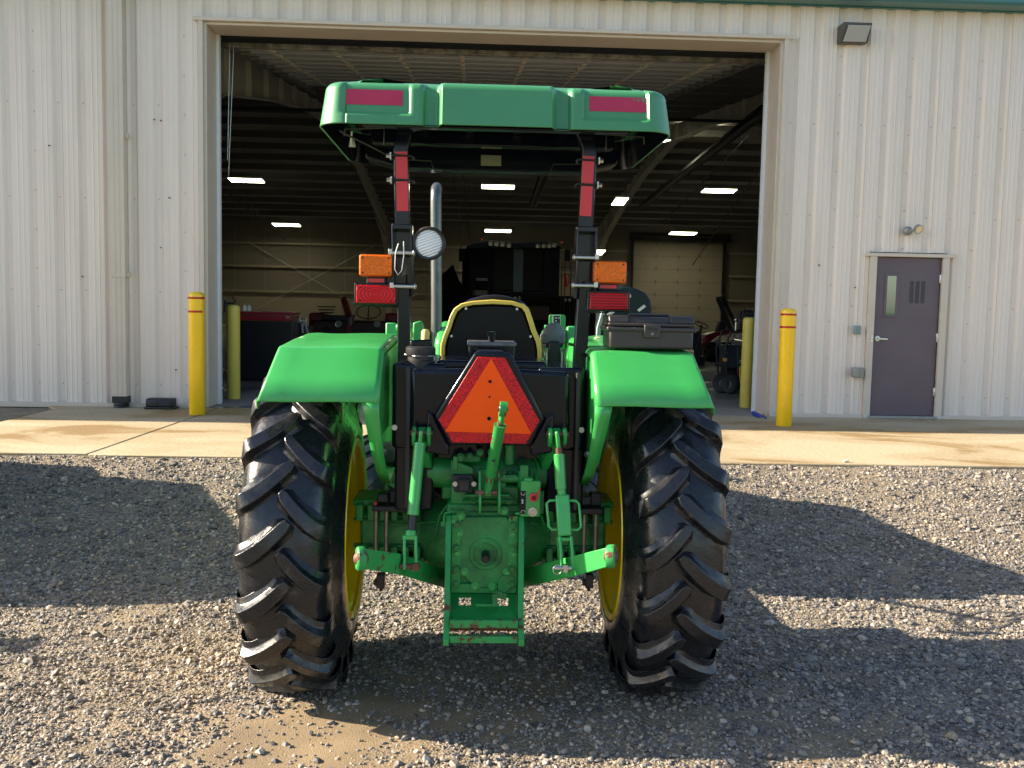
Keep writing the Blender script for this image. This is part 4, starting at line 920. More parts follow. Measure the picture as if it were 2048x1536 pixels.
m = MB()
m.box((X(812), yT-.04, .88), (X(822), yT+.05, zt-.03)); m.box((X(1150), yT-.04, .88), (X(1158), yT+.05, zt-.04)); m.build('cowl_seam', blackm, tank, bevel=.003)
m = MB(); m.box((X(790), yT+.02, .86), (X(868), yT+.12, 1.16)); m.box((X(1098), yT+.02, .86), (X(1172), yT+.12, 1.16)); m.build('side_shield', blackp, tank, bevel=.01)
m = MB(); m.hexbolt(T(789, 855, yT-.0), (0, -1, 0), .009, .006); m.hexbolt(T(1163, 860, yT-.0), (0, -1, 0), .009, .006); m.build('shield_bolt', steel, tank)
# box behind the seat with a lever knob
a, b_ = T(937, 684, -.20), T(1030, 700, -.20); m = MB(); m.box((a.x, -.2, b_.z-.12), (b_.x, -.02, a.z-.002)); bx_ = m.build('control_housing', blackp, tractor, bevel=.008)
m = MB(); m.box((a.x-.006, -.205, a.z-.018), (b_.x+.006, -.0, a.z+.002)); m.build('housing_lid', M('grey_lid', (.10, .105, .12), .35, coat=.3, var=.3, vscale=20), bx_, bevel=.006)
p = T(983, 684, -.17); m = MB(); m.tube([p, p+Vector((0, 0, .012)), p+Vector((0, 0, .045)), p+Vector((0, 0, .048))], [.014, .015, .021, .012], 16); m.build('lever_knob', blackp, bx_, smooth=50)
# tank filler cap
p = T(841, 735, -.30); m = MB(); m.lathe([(0, .001), (0, .062), (.03, .062), (.034, .056), (.05, .055), (.052, .062), (.058, .064), (.085, .064), (.092, .055), (.095, .001)], p, 'Z', 40); fc = m.build('filler_cap', blackm, tractor, smooth=45)
m = MB(); m.bar(p+Vector((-.045, -.02, .10)), p+Vector((.045, .02, .105)), .03, .035); m.build('cap_grip', blackp, fc, bevel=.008)
m = MB(); m.tube([p+Vector((-.068, 0, .055)), p+Vector((-.02, -.067, .052)), p+Vector((.05, -.045, .052)), p+Vector((.066, .01, .055))], .003, 6); m.build('cap_wire', steel, fc)
# yellow lever, left of the seat
m = MB(); a, b_ = T(849, 700, .05), T(851, 664, .05); m.tube([a-Vector((0, 0, .1)), a, b_, b_+Vector((0, 0, .012))], [.016, .017, .020, .011], 14); m.build('yellow_lever', M('pale_yellow_grip', (.80, .60, .18), .5), tractor, smooth=50)
# slow moving sign on its mount
yG = -.50
mt = MB(); mt.prism([T(a, b_, yG+.012) for a, b_ in ((950, 704), (1022, 706), (1090, 838), (1062, 892), (897, 890), (868, 832))], (0, .05, 0)); mount = mt.build('sign_mount', blackp, tractor, bevel=.012, seg=3)
m = MB(); m.prism([T(a, b_, yG+.02) for a, b_ in ((955, 702), (1008, 703), (1014, 716), (948, 715))], (0, .16, 0)); m.prism([T(a, b_, yG+.03) for a, b_ in ((868, 832), (897, 890), (900, 912), (850, 905), (855, 820))], (0, .10, 0)); m.prism([T(a, b_, yG+.03) for a, b_ in ((1090, 838), (1062, 892), (1062, 912), (1105, 905), (1108, 826))], (0, .10, 0)); m.build('mount_bracket', blackp, mount, bevel=.008)
hexp = ((955, 714), (1010, 716), (1079, 842), (1052, 888), (905, 885), (877, 840))
m = MB(); m.prism([T(a, b_, yG) for a, b_ in hexp], (0, .008, 0)); sign = m.build('slow_moving_sign', signred, tractor, bevel=.0015)
m = MB(); m.prism([T(a, b_, yG-.002) for a, b_ in ((982.5, 717), (1063, 868), (890, 863))], (0, .0035, 0)); m.build('orange_triangle', orange, sign, smooth=0)
m = MB()
for a, b_, r_ in ((980, 763, .005), (979, 794, .003), (978, 837, .006)): m.hexbolt(T(a, b_, yG-.003), (0, -1, 0), r_, .003)
m.build('sign_screw', darksteel, sign)

# rear axle and transmission
ya = -.12
m = MB(); m.box((-.56, -.13, .62), (.56, .13, .80)); m.tube([(-.30, 0, .71), (-.10, 0, .70), (.10, 0, .70), (.30, 0, .71)], [.14, .26, .26, .14], 28)
ax_ = m.build('axle_housing', greend, tractor, bevel=.015)
m = MB()
for s_ in (-1, 1):
    for k in range(6):
        x = s_*(.30+k*.052); m.box((x-.017, -.165, .77), (x+.017, -.10, .845)); m.box((x-.017, -.165, .585), (x+.017, -.10, .655))
    m.box((s_*.43-.16, -.145, .645), (s_*.43+.16, -.11, .66)); m.box((s_*.43-.16, -.145, .765), (s_*.43+.16, -.11, .778))
    m.box((s_*.43-.165, -.12, .83), (s_*.43+.165, .12, .86)); m.box((s_*.43-.165, -.12, .57), (s_*.43+.165, .12, .60)); m.lathe([(-.035, .13), (-.035, .145), (.035, .145), (.035, .13)], (s_*.27, 0, .71), 'X', 24)
m.build('axle_rib', greend, ax_, bevel=.007)
m = MB()
m.box((-.165, -.38, .52), (.165, .5, .90)); m.box((-.19, -.30, .90), (.20, .3, 1.09)); m.box((-.15, -.37, .87), (.15, -.2, .98)); m.box((.02, -.335, 1.0), (.15, -.2, 1.06)); m.box((-.12, -.36, 1.07), (-.02, -.2, 1.11)); m.cyl((-.26, -.27, 1.02), (.27, -.27, 1.02), .072, 28)
tx = m.build('transmission_case', greend, tractor, bevel=.012)
# clutter on top of the case: plugs, ribs, pipes
m = MB()
for a, b_, r_ in ((1005, 948, .012), (1003, 970, .014), (960, 905, .012), (985, 905, .015), (920, 915, .014), (940, 912, .01)): m.hexbolt(T(a, b_, -.385), (0, -1, 0), r_, .012)
m.cyl(T(1020, 960, -.33), T(1020, 940, -.33)+Vector((0, 0, 0)), .02, 10); m.bar(T(930, 990, -.41), T(1020, 990, -.41), .03, .012); m.bar(T(925, 1000, -.40), T(1030, 1000, -.40), .03, .008)
m.cyl(T(988, 957, -.40), T(1060, 957, -.40), .018, 12); m.cyl(T(1044, 940, -.41), T(1044, 975, -.41), .02, 12); m.box((T(1040, 930, -.4).x, -.43, T(1040, 985, -.42).z), (T(1056, 930, -.4).x, -.36, T(1040, 930, -.42).z)); m.cbox(T(1068, 1000, -.3), (.08, .1, .10))
m.build('case_fitting', greend, tx, bevel=.004)
# dark hoses behind
m = MB()
for px in (815, 828, 845, 1120, 1135, 1150): p = T(px, 930, -.05); m.tube([p+Vector((0, .0, .25)), p, p+Vector((.01, 0, -.18))], .013, 8)
m.tube([T(870, 1000, -.1), T(890, 985, -.12), T(905, 950, -.15), T(900, 920, -.1)], .012, 8); m.box((T(840, 900, .1).x, .1, .80), (T(1120, 900, .1).x, .3, 1.15)); m.build('hydraulic_hose', rubberd, tractor)
m = MB()                                             # steel pipes and hoses round the housing
m.tube([T(1062, 962, -.42), T(1064, 945, -.40), T(1050, 930, -.36), T(1030, 925, -.33)], .006, 8); m.tube([T(1072, 962, -.42), T(1078, 938, -.38), T(1070, 915, -.30)], .006, 8)
m.tube([T(895, 1010, -.30), T(880, 1030, -.30), T(872, 1070, -.28), T(860, 1085, -.22)], .006, 8); m.tube([T(1082, 1030, -.34), T(1090, 1060, -.30), T(1100, 1075, -.20)], .006, 8)
m.tube([T(760, 1046, -.17), T(800, 1050, -.18), T(860, 1044, -.22), T(900, 1040, -.30)], .005, 8); m.tube([T(1060, 1045, -.30), T(1110, 1052, -.20), T(1190, 1050, -.17)], .005, 8); m.build('brake_pipe', greend, tx, smooth=50)
m = MB()
for pts in (((808, 880), (803, 930), (806, 975), (798, 1004)), ((860, 905), (856, 950), (868, 985), (896, 1000)), ((1100, 905), (1096, 950), (1088, 985)), ((1142, 890), (1147, 940), (1150, 990))): m.tube([T(a, b_, -.26+.01*i) for i, (a, b_) in enumerate(pts)], .0085, 8)
m.build('rubber_hose', rubberd, tx, smooth=60)
m = MB()
for a, b_ in ((1003, 968), (1003, 998), (948, 998), (1018, 1000)): p_ = T(a, b_, -.39); m.cyl(p_, p_+Vector((0, -.006, 0)), .020, 16); m.cyl(p_+Vector((0, -.006, 0)), p_+Vector((0, -.016, 0)), .011, 6)
m.build('case_plug', greend, tx, bevel=.002)
# filler tube beside the top link
m = MB(); p = T(1020, 905, -.36); q = T(1020, 868, -.36); m.cyl(p-Vector((0, 0, .05)), q, .022, 16); ft = m.build('oil_filler_tube', greend, tractor, bevel=.002)
m = MB(); m.lathe([(0, .001), (0, .027), (.012, .030), (.018, .024), (.024, .018), (.03, .026), (.042, .026), (.046, .001)], q, 'Z', 20); m.build('oil_cap', blackm, ft)
# pto cover plate
yP = -.385
cvp = [(-.125, .98), (.125, .98)] 
pc = [(930, 1030), (1012, 1030), (1030, 1050), (1032, 1072), (1022, 1090), (1022, 1125), (1008, 1155), (985, 1172), (955, 1172), (932, 1155), (918, 1128), (918, 1090), (908, 1072), (912, 1048)]
m = MB(); m.prism([T(a, b_, yP) for a, b_ in pc], (0, -.035, 0)); m.prism([T(a, b_, yP+.01) for a, b_ in ((905, 1022), (1040, 1022), (1042, 1170), (1035, 1185), (905, 1185), (900, 1170))], (0, -.02, 0))
cv = m.build('pto_cover', greend, tx, bevel=.006)
m = MB()
for a, b_ in ((918, 1065), (1026, 1066), (914, 1104), (1028, 1106), (928, 1142), (1014, 1142), (950, 1171), (985, 1172), (907, 1040), (1008, 1020), (922, 1030)): q_ = T(a, b_, yP-.02); m.cyl(q_, q_+Vector((0, -.018, 0)), .019, 16); m.hexbolt(q_+Vector((0, -.018, 0)), (0, -1, 0), .0115, .012)
m.build('cover_bolt', green, cv, bevel=.002)
pc_ = T(971, 1108, -.42); m = MB(); m.lathe([(0, .001), (0, .048), (.004, .050), (.004, .068), (0, .072), (-.02, .072)], pc_, (Vector((0, -1, 0)), Vector((1, 0, 0)), Vector((0, 0, 1))), 48); fl2 = m.build('pto_flange', greend, cv)
m = MB()
for k in range(6): a = R(30+60*k); m.hexbolt(pc_+Vector((math.cos(a)*.059, -.003, math.sin(a)*.059)), (0, -1, 0), .006, .004)
m.hexbolt(pc_+Vector((0, -.004, .036)), (0, -1, 0), .007, .006); m.build('flange_bolt', greend, fl2)
m = MB(); vs = []; n = 48
for y in (0, -.085, -.09):
    for k in range(n): a = 2*PI*k/n; r_ = (.0185 if (k//2) % 4 else .0155)*(1 if y > -.088 else .85); vs.append(pc_+Vector((r_*math.cos(a), y, r_*math.sin(a))))
m.add(vs, [(i*n+k, i*n+(k+1) % n, (i+1)*n+(k+1) % n, (i+1)*n+k) for i in range(2) for k in range(n)]+[tuple(2*n+k for k in range(n))]); m.build('pto_shaft', darksteel, cv, smooth=30)
m = MB(); m.prism([T(a, b_, yP-.02) for a, b_ in ((996, 1160), (1003, 1148), (1027, 1146), (1031, 1152), (1029, 1165), (1012, 1183), (995, 1185))], (0, -.022, 0)); m.build('blank_plate', greend, cv, bevel=.003)
m = MB()
for z in (1057, 1083, 1128, 1178):
    pass
# drawbar frame
fm = MB(); yA, yB = -.40, -.60
xl0, xl1 = -.166, -.142; xr0, xr1 = .142, .166
zt_, zb2 = .86, .372
for x0_, x1_ in ((xl0, xl1), (xr0, xr1)):
    fm.prism([(x0_, -.30, zt_), (x0_, -.43, zt_), (x0_, -.475, .80), (x0_, -.52, .50), (x0_, -.62, .385), (x0_, -.62, .36), (x0_, -.40, .38), (x0_, -.30, .45)], (x1_-x0_, 0, 0))
frm = fm.build('drawbar_frame', chip, tractor, bevel=.003)
m = MB(); m.box((-.141, -.415, .52), (.141, -.403, .56)); m.box((-.141, -.425, .555), (-.100, -.403, .86)); m.box((.100, -.425, .555), (.141, -.403, .86)); m.build('frame_flange', chip, frm, bevel=.003)
m = MB()
for z in (.82, .72, .63):
    for x in (-.118, .118): m.hexbolt((x, -.425, z), (0, -1, 0), .013, .014)
for x in (-.118, .118): m.hexbolt((x, -.42, .535+.03), (0, -1, 0), .013, .014)
m.build('frame_bolt', greend, frm)
m = MB()                                             # sloping floor plate with two holes
def plate(y0_, z0_, y1_, z1_, th_=.01):
    pt = lambda x, t_: Vector((x, y0_+(y1_-y0_)*t_, z0_+(z1_-z0_)*t_))
    xs = [-.141, -.105, -.055, .055, .105, .141]; ts = [0, .12, .42, 1]
    for i in range(5):
        for j in range(3):
            if j == 1 and i in (1, 3): continue
            m.prism([pt(xs[i], ts[j]), pt(xs[i+1], ts[j]), pt(xs[i+1], ts[j+1]), pt(xs[i], ts[j+1])], (0, .004, -th_))
plate(-.40, .52, -.575, .435); m.build('frame_floor', greend, frm, smooth=0)
m = MB(); m.prism([(-.141, -.60, .462), (.141, -.60, .462), (.141, -.60, .428), (-.141, -.60, .428)], (0, .03, 0)); m.build('upper_crossbar', chip2, frm, bevel=.004)
m = MB(); m.box((-.141, -.61, .368), (.141, -.585, .398)); m.build('lower_crossbar', chip2, frm, bevel=.004)
m = MB(); m.box((-.04, -.59, .395), (-.035, -.45, .43)); m.box((.035, -.59, .395), (.04, -.45, .43)); m.box((-.141, -.46, .37), (.141, -.45, .44)); m.build('drawbar_guide', rust, frm, smooth=0)
m = MB(); p = T(975, 1210, -.52); m.cbox(p, (.10, .02, .012)); m.cbox(p+Vector((.03, 0, .025)), (.022, .02, .05)); m.cbox(p+Vector((.055, .01, .04)), (.05, .02, .03), Matrix.Rotation(R(15), 3, 'Y')); m.build('latch', greend, frm, bevel=.004)
# top link with its brackets
m = MB(); 
for px in (957, 995): 
    p0, p1 = T(px, 935, -.45), T(px, 1022, -.45); m.prism([p0+Vector((0, .08, 0)), p0+Vector((0, -.03, -.01)), Vector((p1.x, -.52, p1.z+.05)), Vector((p1.x, -.50, p1.z)), p1+Vector((0, .07, 0))], (.011, 0, 0))
m.box((T(957, 1000, -.45).x, -.40, T(957, 1000, -.42).z), (T(1000, 1000, -.45).x, -.37, T(957, 940, -.42).z)); brk = m.build('top_link_bracket', chip, tractor, bevel=.003)
m = MB(); p = T(970, 985, -.5); m.cyl(p+Vector((-.04, 0, 0)), p+Vector((.05, 0, 0)), .011, 12); m.build('bracket_pin', rust, brk)
a, b_ = T(974, 990, -.50), T(1006, 818, -.64); d = b_-a; m = MB()
m.tube([a+d*.22, a+d*.24, a+d*.80, a+d*.82], [.018, .0235, .0235, .026], 20); tl = m.build('top_link', chip, tractor, smooth=45)
m = MB(); m.bar(a, a+d*.25, .024, .03); m.bar(a+d*.84, a+d*.98, .016, .030); m.build('link_eye', chip, tl, bevel=.005)
m = MB(); m.tube([a+d*.16, a+d*.22], .016, 14); m.tube([a+d*.8, a+d*.87], .013, 14); m.build('link_thread', rust, tl)
m = MB(); m.lathe([(-.014, .016), (-.014, .030), (.014, .030), (.014, .016)], a+d*1.0, (Vector((1, 0, 0)).cross(d).cross(d).normalized(), d.normalized(), Vector((1, 0, 0)).cross(d).normalized()), 24, closed=True); m.build('ball_housing', chip, tl)
m = MB(); m.sphere(a+d*1.0, .021, 10); m.hexbolt(a+d*.42+Vector((0, -.022, 0)), (0, -1, .2), .006, .008); m.build('ball_joint', darksteel, tl)
# lift arms
def lift(side):
    sh = Vector((side*.235, -.24, 1.02)); tip = {-1: T(843, 866, -.52), 1: T(1115, 868, -.52)}[side]
    m = MB(); m.lathe([(-.035, .001), (-.035, .06), (.035, .06), (.035, .001)], sh, 'X', 24)
    d = tip-sh; m.prism([sh+Vector((-.018, 0, .055)), sh+Vector((-.018, 0, -.06)), tip+Vector((-.018, .03, -.045)), tip+Vector((-.018, .0, .0)), tip+Vector((-.018, .05, .02))], (.036, 0, 0))
    la = m.build('lift_arm', chip, tractor, bevel=.006)
    m = MB()
    for off in (-.030, .030):
        x = tip.x+off; m.prism([Vector((x-.008, tip.y+yy, tip.z+zz)) for yy, zz in ((.05, .0), (.045, -.05), (-.0, -.055), (-.02, -.03), (-.025, 0), (-.012, .022), (.012, .026), (.035, .02))], (.016, 0, 0))
    m.build('arm_fork', chip, la, bevel=.005)
    m = MB(); m.cyl(tip+Vector((-.045, 0, -.0)), tip+Vector((.045, 0, 0)), .011, 12); m.build('arm_pin', rust, la)
    if side < 0:
        top, j1, j2, bot = T(843, 860, -.54), T(840, 885, -.54), T(826, 1030, -.60), T(818, 1140, -.66)
        m = MB(); m.bar(top, j1, .016, .045); lk = m.build('lift_rod', green, tractor, bevel=.006)
        m = MB(); m.tube([j1, j2], .0235, 20); m.build('rod_tube', green, lk, bevel=.002); m = MB(); m.tube([j2, T(823, 1060, -.615)], .0155, 16); m.build('rod_thread', blackm, lk)
        f0 = T(822, 1060, -.615); m = MB(); m.tube([f0, T(821, 1072, -.62)], [.02, .024], 14); f1 = T(820, 1072, -.62)
        for off in (-.023, .023): m.bar(f1+Vector((off, 0, 0)), bot+Vector((off+.004, 0, 0)), .012, .040)
        m.bar(f1+Vector((0, 0, .006)), f1+Vector((0, 0, -.012)), .058, .042); m.build('rod_clevis', green, lk, bevel=.004)
        m = MB(); m.cyl(bot+Vector((-.035, -.0, .015)), bot+Vector((.04, 0, .015)), .012, 12); m.cbox(bot+Vector((.028, -.02, .018)), (.022, .02, .03)); m.build('clevis_pin', rust, lk)
    else:
        top, j1, j2, bot = T(1113, 862, -.54), T(1117, 895, -.54), T(1124, 990, -.57), T(1134, 1140, -.66)
        m = MB(); m.bar(top, j1, .016, .05); lk = m.build('lift_rod', green, tractor, bevel=.006)
        m = MB(); m.tube([j1, T(1118, 910, -.545)], .014, 14); m.build('rod_thread', rust, lk)
        m = MB(); m.tube([T(1118, 908, -.545), T(1122, 978, -.565)], .0225, 20); m.tube([T(1122, 976, -.565), j2], .018, 16); m.build('rod_tube', green, lk, bevel=.002)
        m = MB(); m.bar(j2, T(1129, 1072, -.61), .056, .05, up=(0, 1, 0)); m.build('crank_box', green, lk, bevel=.006)
        for sx in (-1, 1):
            pa, pb = T(1125, 1000, -.575), T(1129, 1058, -.60); m = MB(); o_ = sx*.026; e_ = sx*(.066)
            m.tube([pa+Vector((o_, -.01, 0)), pa+Vector((e_-sx*.012, -.015, 0)), pa+Vector((e_, -.015, -.012)), pb+Vector((e_, -.015, .014)), pb+Vector((e_-sx*.012, -.015, 0)), pb+Vector((o_, -.01, 0))], .0055, 10); m.build('crank_handle', green, lk, smooth=60)
        f1 = T(1129, 1073, -.61); m = MB()
        for off in (-.023, .023): m.bar(f1+Vector((off, 0, 0)), bot+Vector((off, 0, 0)), .012, .044)
        m.bar(f1, f1+Vector((0, 0, -.015)), .058, .046); m.build('rod_clevis', green, lk, bevel=.004)
        m = MB(); q_ = T(1123, 1136, -.70); m.cyl(q_+Vector((-.03, 0, 0)), q_+Vector((.04, .0, 0)), .009, 12); m.cbox(q_+Vector((.015, -.004, 0)), (.018, .02, .03)); m.tube([q_+Vector((-.018+.017*math.cos(R(a)), -.012, .019*math.sin(R(a))-.004)) for a in range(0, 360, 30)], .0018, 6, closed=True); m.build('lynch_pin', steel, lk, bevel=.002)
for s_ in (-1, 1): lift(s_)
# lower links
def lower(side):
    if side < 0: inn_, mid, tip = Vector((-.165, -.20, .52)), T(800, 1128, -.66), T(722, 1117, -.84)
    else: inn_, mid, tip = Vector((.165, -.20, .52)), T(1150, 1132, -.66), T(1222, 1113, -.84)
    m = MB(); a = mid+(inn_-mid)*.0
    def seg(p, q, h0, h1, th_=.014):
        dx = (q-p); n_ = Vector((dx.y, -dx.x, 0)).normalized()*th_
        m.add([p+Vector((0, 0, h0/2)), p-Vector((0, 0, h0/2)), q-Vector((0, 0, h1/2)), q+Vector((0, 0, h1/2))]+[v+n_ for v in (p+Vector((0, 0, h0/2)), p-Vector((0, 0, h0/2)), q-Vector((0, 0, h1/2)), q+Vector((0, 0, h1/2)))], [(0,1,2,3),(7,6,5,4),(0,4,5,1),(1,5,6,2),(2,6,7,3),(3,7,4,0)])
    seg(inn_, mid, .085, .085); seg(mid, tip, .085, .078)
    lk = m.build('lower_link', green if side > 0 else chip, tractor, bevel=.004)
    dd = Vector((side, -.25, .03)).normalized(); bb = dd.cross(Vector((0, 0, 1))).normalized(); c_ = bb.cross(dd)
    m = MB(); m.lathe([(-.016, .024), (-.018, .040), (-.008, .046), (.012, .046), (.018, .040), (.018, .024)], tip, (dd, bb, c_), 28, closed=True); m.build('ball_housing', chip2, lk)
    m = MB(); m.sphere(tip, .030, 12); m.build('ball_joint', rust, lk)
    p = T(762 if side < 0 else 1178, 1160, -.30); m = MB(); m.cbox(p, (.035, .05, .06)); m.cyl(p, p+Vector((0, 0, -.05)), .008, 8); m.cbox(p+Vector((-.02, 0, -.01)), (.02, .03, .025)); m.build('sway_chain', darksteel, lk, bevel=.005)
for s_ in (-1, 1): lower(s_)
# remote coupler panel, trailer socket, black axle brackets
p0, p1 = T(1042, 962, -.46), T(1080, 1034, -.46); m = MB(); m.box((p0.x, -.46, p1.z), (p1.x, -.38, p0.z)); m.box((p0.x+.012, -.455, p0.z-.01), (p0.x+.05, -.39, p0.z+.012)); m.bar(Vector((p0.x-.02, -.43, p1.z+.01)), Vector((p0.x+.01, -.43, p1.z+.01)), .03, .012); cp = m.build('hydraulic_coupler_block', green, tractor, bevel=.004)
m = MB(); q0, q1 = T(1040, 982, -.463), T(1051, 1028, -.463); m.box((q0.x, -.4625, q1.z), (q1.x, -.4605, q0.z)); cpd = m.build('decal', blackp, cp, smooth=0)
m = MB(); q0 = T(1045, 1003, -.4635); m.cbox(q0, (.004, .0012, .014)); m.cbox(q0+Vector((0, 0, .007)), (.008, .0012, .003)); m.cbox(q0-Vector((0, 0, .007)), (.008, .0012, .003)); m.tube([T(x, y, -.464) for x, y in ((1042, 985), (1043, 990), (1049, 990), (1050, 986))], .0011, 5); m.tube([T(x, y, -.464) for x, y in ((1042, 1026), (1043, 1021), (1049, 1021), (1050, 1025))], .0011, 5); m.build('decal_mark', white, cp, smooth=0)
q = T(1067, 994, -.462); m = MB(); m.lathe([(0, .001), (-.0, .018), (.012, .018), (.014, .010), (.018, .009)], q, (Vector((0, -1, 0)), Vector((1, 0, 0)), Vector((0, 0, 1))), 20); m.tube([q+Vector((.012, -.01, .008)), q+Vector((.022, -.016, .02)), q+Vector((.026, -.01, .04))], .003, 6); m.build('red_dust_cap', M('red_plastic_cap', (.60, .03, .04), .45), cp)
q = T(1065, 1023, -.462); m = MB(); m.lathe([(0, .0001), (0, .019), (.010, .019), (.010, .014), (.006, .013), (.006, .006), (.014, .006), (.014, .0001)], q, (Vector((0, -1, 0)), Vector((1, 0, 0)), Vector((0, 0, 1))), 24); m.build('coupler', steel, cp)
p = T(928, 967, -.44); m = MB(); m.prism([T(a, b_, -.43) for a, b_ in ((905, 950), (945, 950), (951, 968), (944, 985), (910, 985), (903, 968))], (0, .03, 0)); sk_ = m.build('trailer_socket', blackm, tractor, bevel=.004)
m = MB(); m.cbox(p+Vector((0, -.018, -.004)), (.050, .03, .050)); m.cbox(p+Vector((0, -.036, .020)), (.054, .012, .012)); m.build('socket_lid', rubberd, sk_, bevel=.006)
m = MB()
for a in (910, 948): m.hexbolt(T(a, 968, -.435), (0, -1, 0), .008, .006)
m.build('socket_screw', steel, sk_)
m = MB(); m.prism([T(a, b_, -.40) for a, b_ in ((902, 920), (946, 936), (947, 952), (902, 955))], (0, .04, 0)); m.cbox(T(911, 925, -.39), (.02, .05, .06)); m.build('socket_bracket', greend, sk_, bevel=.003)
for s_ in (-1, 1):
    a, b_ = (T(745, 1010, -.22), T(804, 1022, -.22)) if s_ < 0 else (T(1155, 1015, -.22), T(1205, 1028, -.22))
    m = MB(); m.box((a.x, -.24, b_.z), (b_.x, -.08, a.z)); x_ = (a.x+b_.x)/2; m.cbox((x_-.02, -.18, a.z+.03), (.05, .08, .04)); m.cbox((x_+.03, -.16, a.z+.03), (.05, .06, .06))
    px_ = (798, 1148) if False else None
    q_ = T(805 if s_ < 0 else 1150, 1000, -.24); m.prism([q_+Vector(v) for v in ((-.018, 0, -.06), (.018, 0, -.06), (.018, 0, .02), (.010, 0, .09), (.008, 0, .16), (-.008, 0, .16), (-.010, 0, .09), (-.018, 0, .02))], (0, .02, 0))
    ub = m.build('axle_clamp', blackm, tractor, bevel=.006)
    m = MB()
    for px_, py_ in (((752, 1020), (773, 1020)) if s_ < 0 else ((1169, 1030), (1192, 1030))):
        p = T(px_, py_, -.205); m.cyl(Vector((p.x, -.205, a.z)), Vector((p.x, -.205, .575)), .0095, 12); m.cyl(Vector((p.x, -.205, .60)), Vector((p.x, -.205, .565)), .016, 6)
    m.build('u_bolt', bolts, ub)
    if s_ < 0:
        m = MB(); m.cbox(T(751, 1006, -.235), (.014, .02, .018)); m.build('red_wire_cap', redtape, ub, bevel=.003)
m = MB(); m.tube([T(935, 1023, -.45), T(905, 1023, -.45), T(890, 1026, -.45), T(888, 1034, -.45), T(888, 1045, -.45)], .005, 8); m.cbox(T(889, 1046, -.43), (.03, .03, .02)); m.build('control_rod', greend, tractor, smooth=50)

# controls right of the seat
p = T(1107, 672, .25); m = MB(); m.lathe([(-.03, .001), (-.03, .055), (-.01, .060), (.03, .052), (.06, .030), (.065, .001)], p, 'Z', 20); m.cbox(p+Vector((-.005, 0, -.015)), (.115, .10, .05)); jb = m.build('joystick_boot', M('grey_rubber_boot', (.16, .165, .17), .7, bump=.8, bscale=50), tractor, bevel=.01, smooth=60)
m = MB(); q = T(1110, 654, .25); m.tube([p+Vector((0, 0, .05)), q, q+Vector((0, 0, .005))], [.012, .012, .012], 12); m.sphere(q, .024, 10); m.build('joystick', M('dark_grey_knob', (.07, .075, .08), .4), jb, smooth=60)
a, b_ = T(1090, 695, .2), T(1125, 735, .2); m = MB(); m.box((a.x+.018, .16, b_.z-.1), (b_.x-.018, .30, a.z+.03)); m.box((a.x-.0, .2, a.z+.0), (b_.x, .3, a.z+.03)); m.build('joystick_pedestal', blackm, jb, bevel=.006)
m = MB()
for px in (1093, 1124): m.cyl(T(px, 735, .18)-Vector((0, 0, .08)), T(px, 705, .18), .011, 10); m.cyl(T(px, 704, .18), T(px, 698, .18), .017, 6)
m.build('hydraulic_fitting', steel, jb)
a, b_ = T(1098, 629, .55), T(1129, 720, .55); m = MB(); m.prism([(( a.x+b_.x)/2+u, .55, (a.z+b_.z)/2+v) for u, v in rrect(b_.x-a.x, a.z-b_.z, .012)], (0, .008, 0)); lp = m.build('control_panel', green, tractor, bevel=.002)
a, b_ = T(1106, 630, .545), T(1121, 654, .545); m = MB(); m.box((a.x, .545, b_.z), (b_.x, .549, a.z)); m.build('panel_decal_edge', white, lp, smooth=0); m = MB(); m.box((a.x+.003, .543, b_.z+.003), (b_.x-.003, .5448, a.z-.003)); m.build('panel_decal', navy, lp, smooth=0)
m = MB(); cxd = (a.x+b_.x)/2
for dz_, w_ in ((-.015, .012), (-.03, .008), (-.043, .026), (-.055, .006)): m.cbox((cxd-.004, .5425, a.z+dz_), (w_, .0008, .0045))
m.cbox((cxd+.011, .5425, a.z-.015), (.006, .0008, .006)); m.build('decal_print', white, lp, smooth=0)
# loader masts and arms in front of the driver
def loader(side):
    x = side*.46; m = MB(); m.box((x-.045, 1.70, .55), (x-.030, 2.0, 1.62)); m.box((x+.030, 1.70, .55), (x+.045, 2.0, 1.62)); m.box((x-.03, 1.95, .55), (x+.03, 2.0, 1.55)); m.cyl((x-.07, 1.85, 1.55), (x+.07, 1.85, 1.55), .035, 16)
    lm_ = m.build('loader_mast', green, tractor, bevel=.008)
    m = MB(); m.bar((x+side*.13, 1.85, 1.55), (x+side*.13, 3.1, 1.30), .07, .14); m.bar((x+side*.13, 3.1, 1.30), (x+side*.13, 3.75, .72), .07, .13); m.build('loader_arm', green, lm_, bevel=.01)
    m = MB(); m.tube([(x+side*.13, 1.9, 1.05), (x+side*.13, 2.6, 1.25)], .035, 12); m.tube([(x+side*.13, 2.6, 1.25), (x+side*.13, 3.0, 1.38)], .018, 10); m.build('loader_cylinder', green, lm_)
for s_ in (-1, 1): loader(s_)
m = MB(); m.prism([(-.9, 3.70, .35), (-.9, 3.70, 1.0), (-.9, 3.76, 1.0), (-.9, 3.82, .40), (-.9, 4.2, .36), (-.9, 4.2, .33), (-.9, 3.75, .30)], (1.8, 0, 0)); m.build('loader_bucket', green, tractor, bevel=.006)
# green hose ends by the left post and the yellow shaft
m = MB(); m.prism([T(a, b_, .95) for a, b_ in ((826, 645), (842, 641), (848, 655), (846, 690), (832, 700), (824, 696))], (0, .05, 0)); m.cyl(T(792, 655, .95), T(800, 655, .95), .02, 12); m.build('valve_guard', green, tractor, bevel=.008)
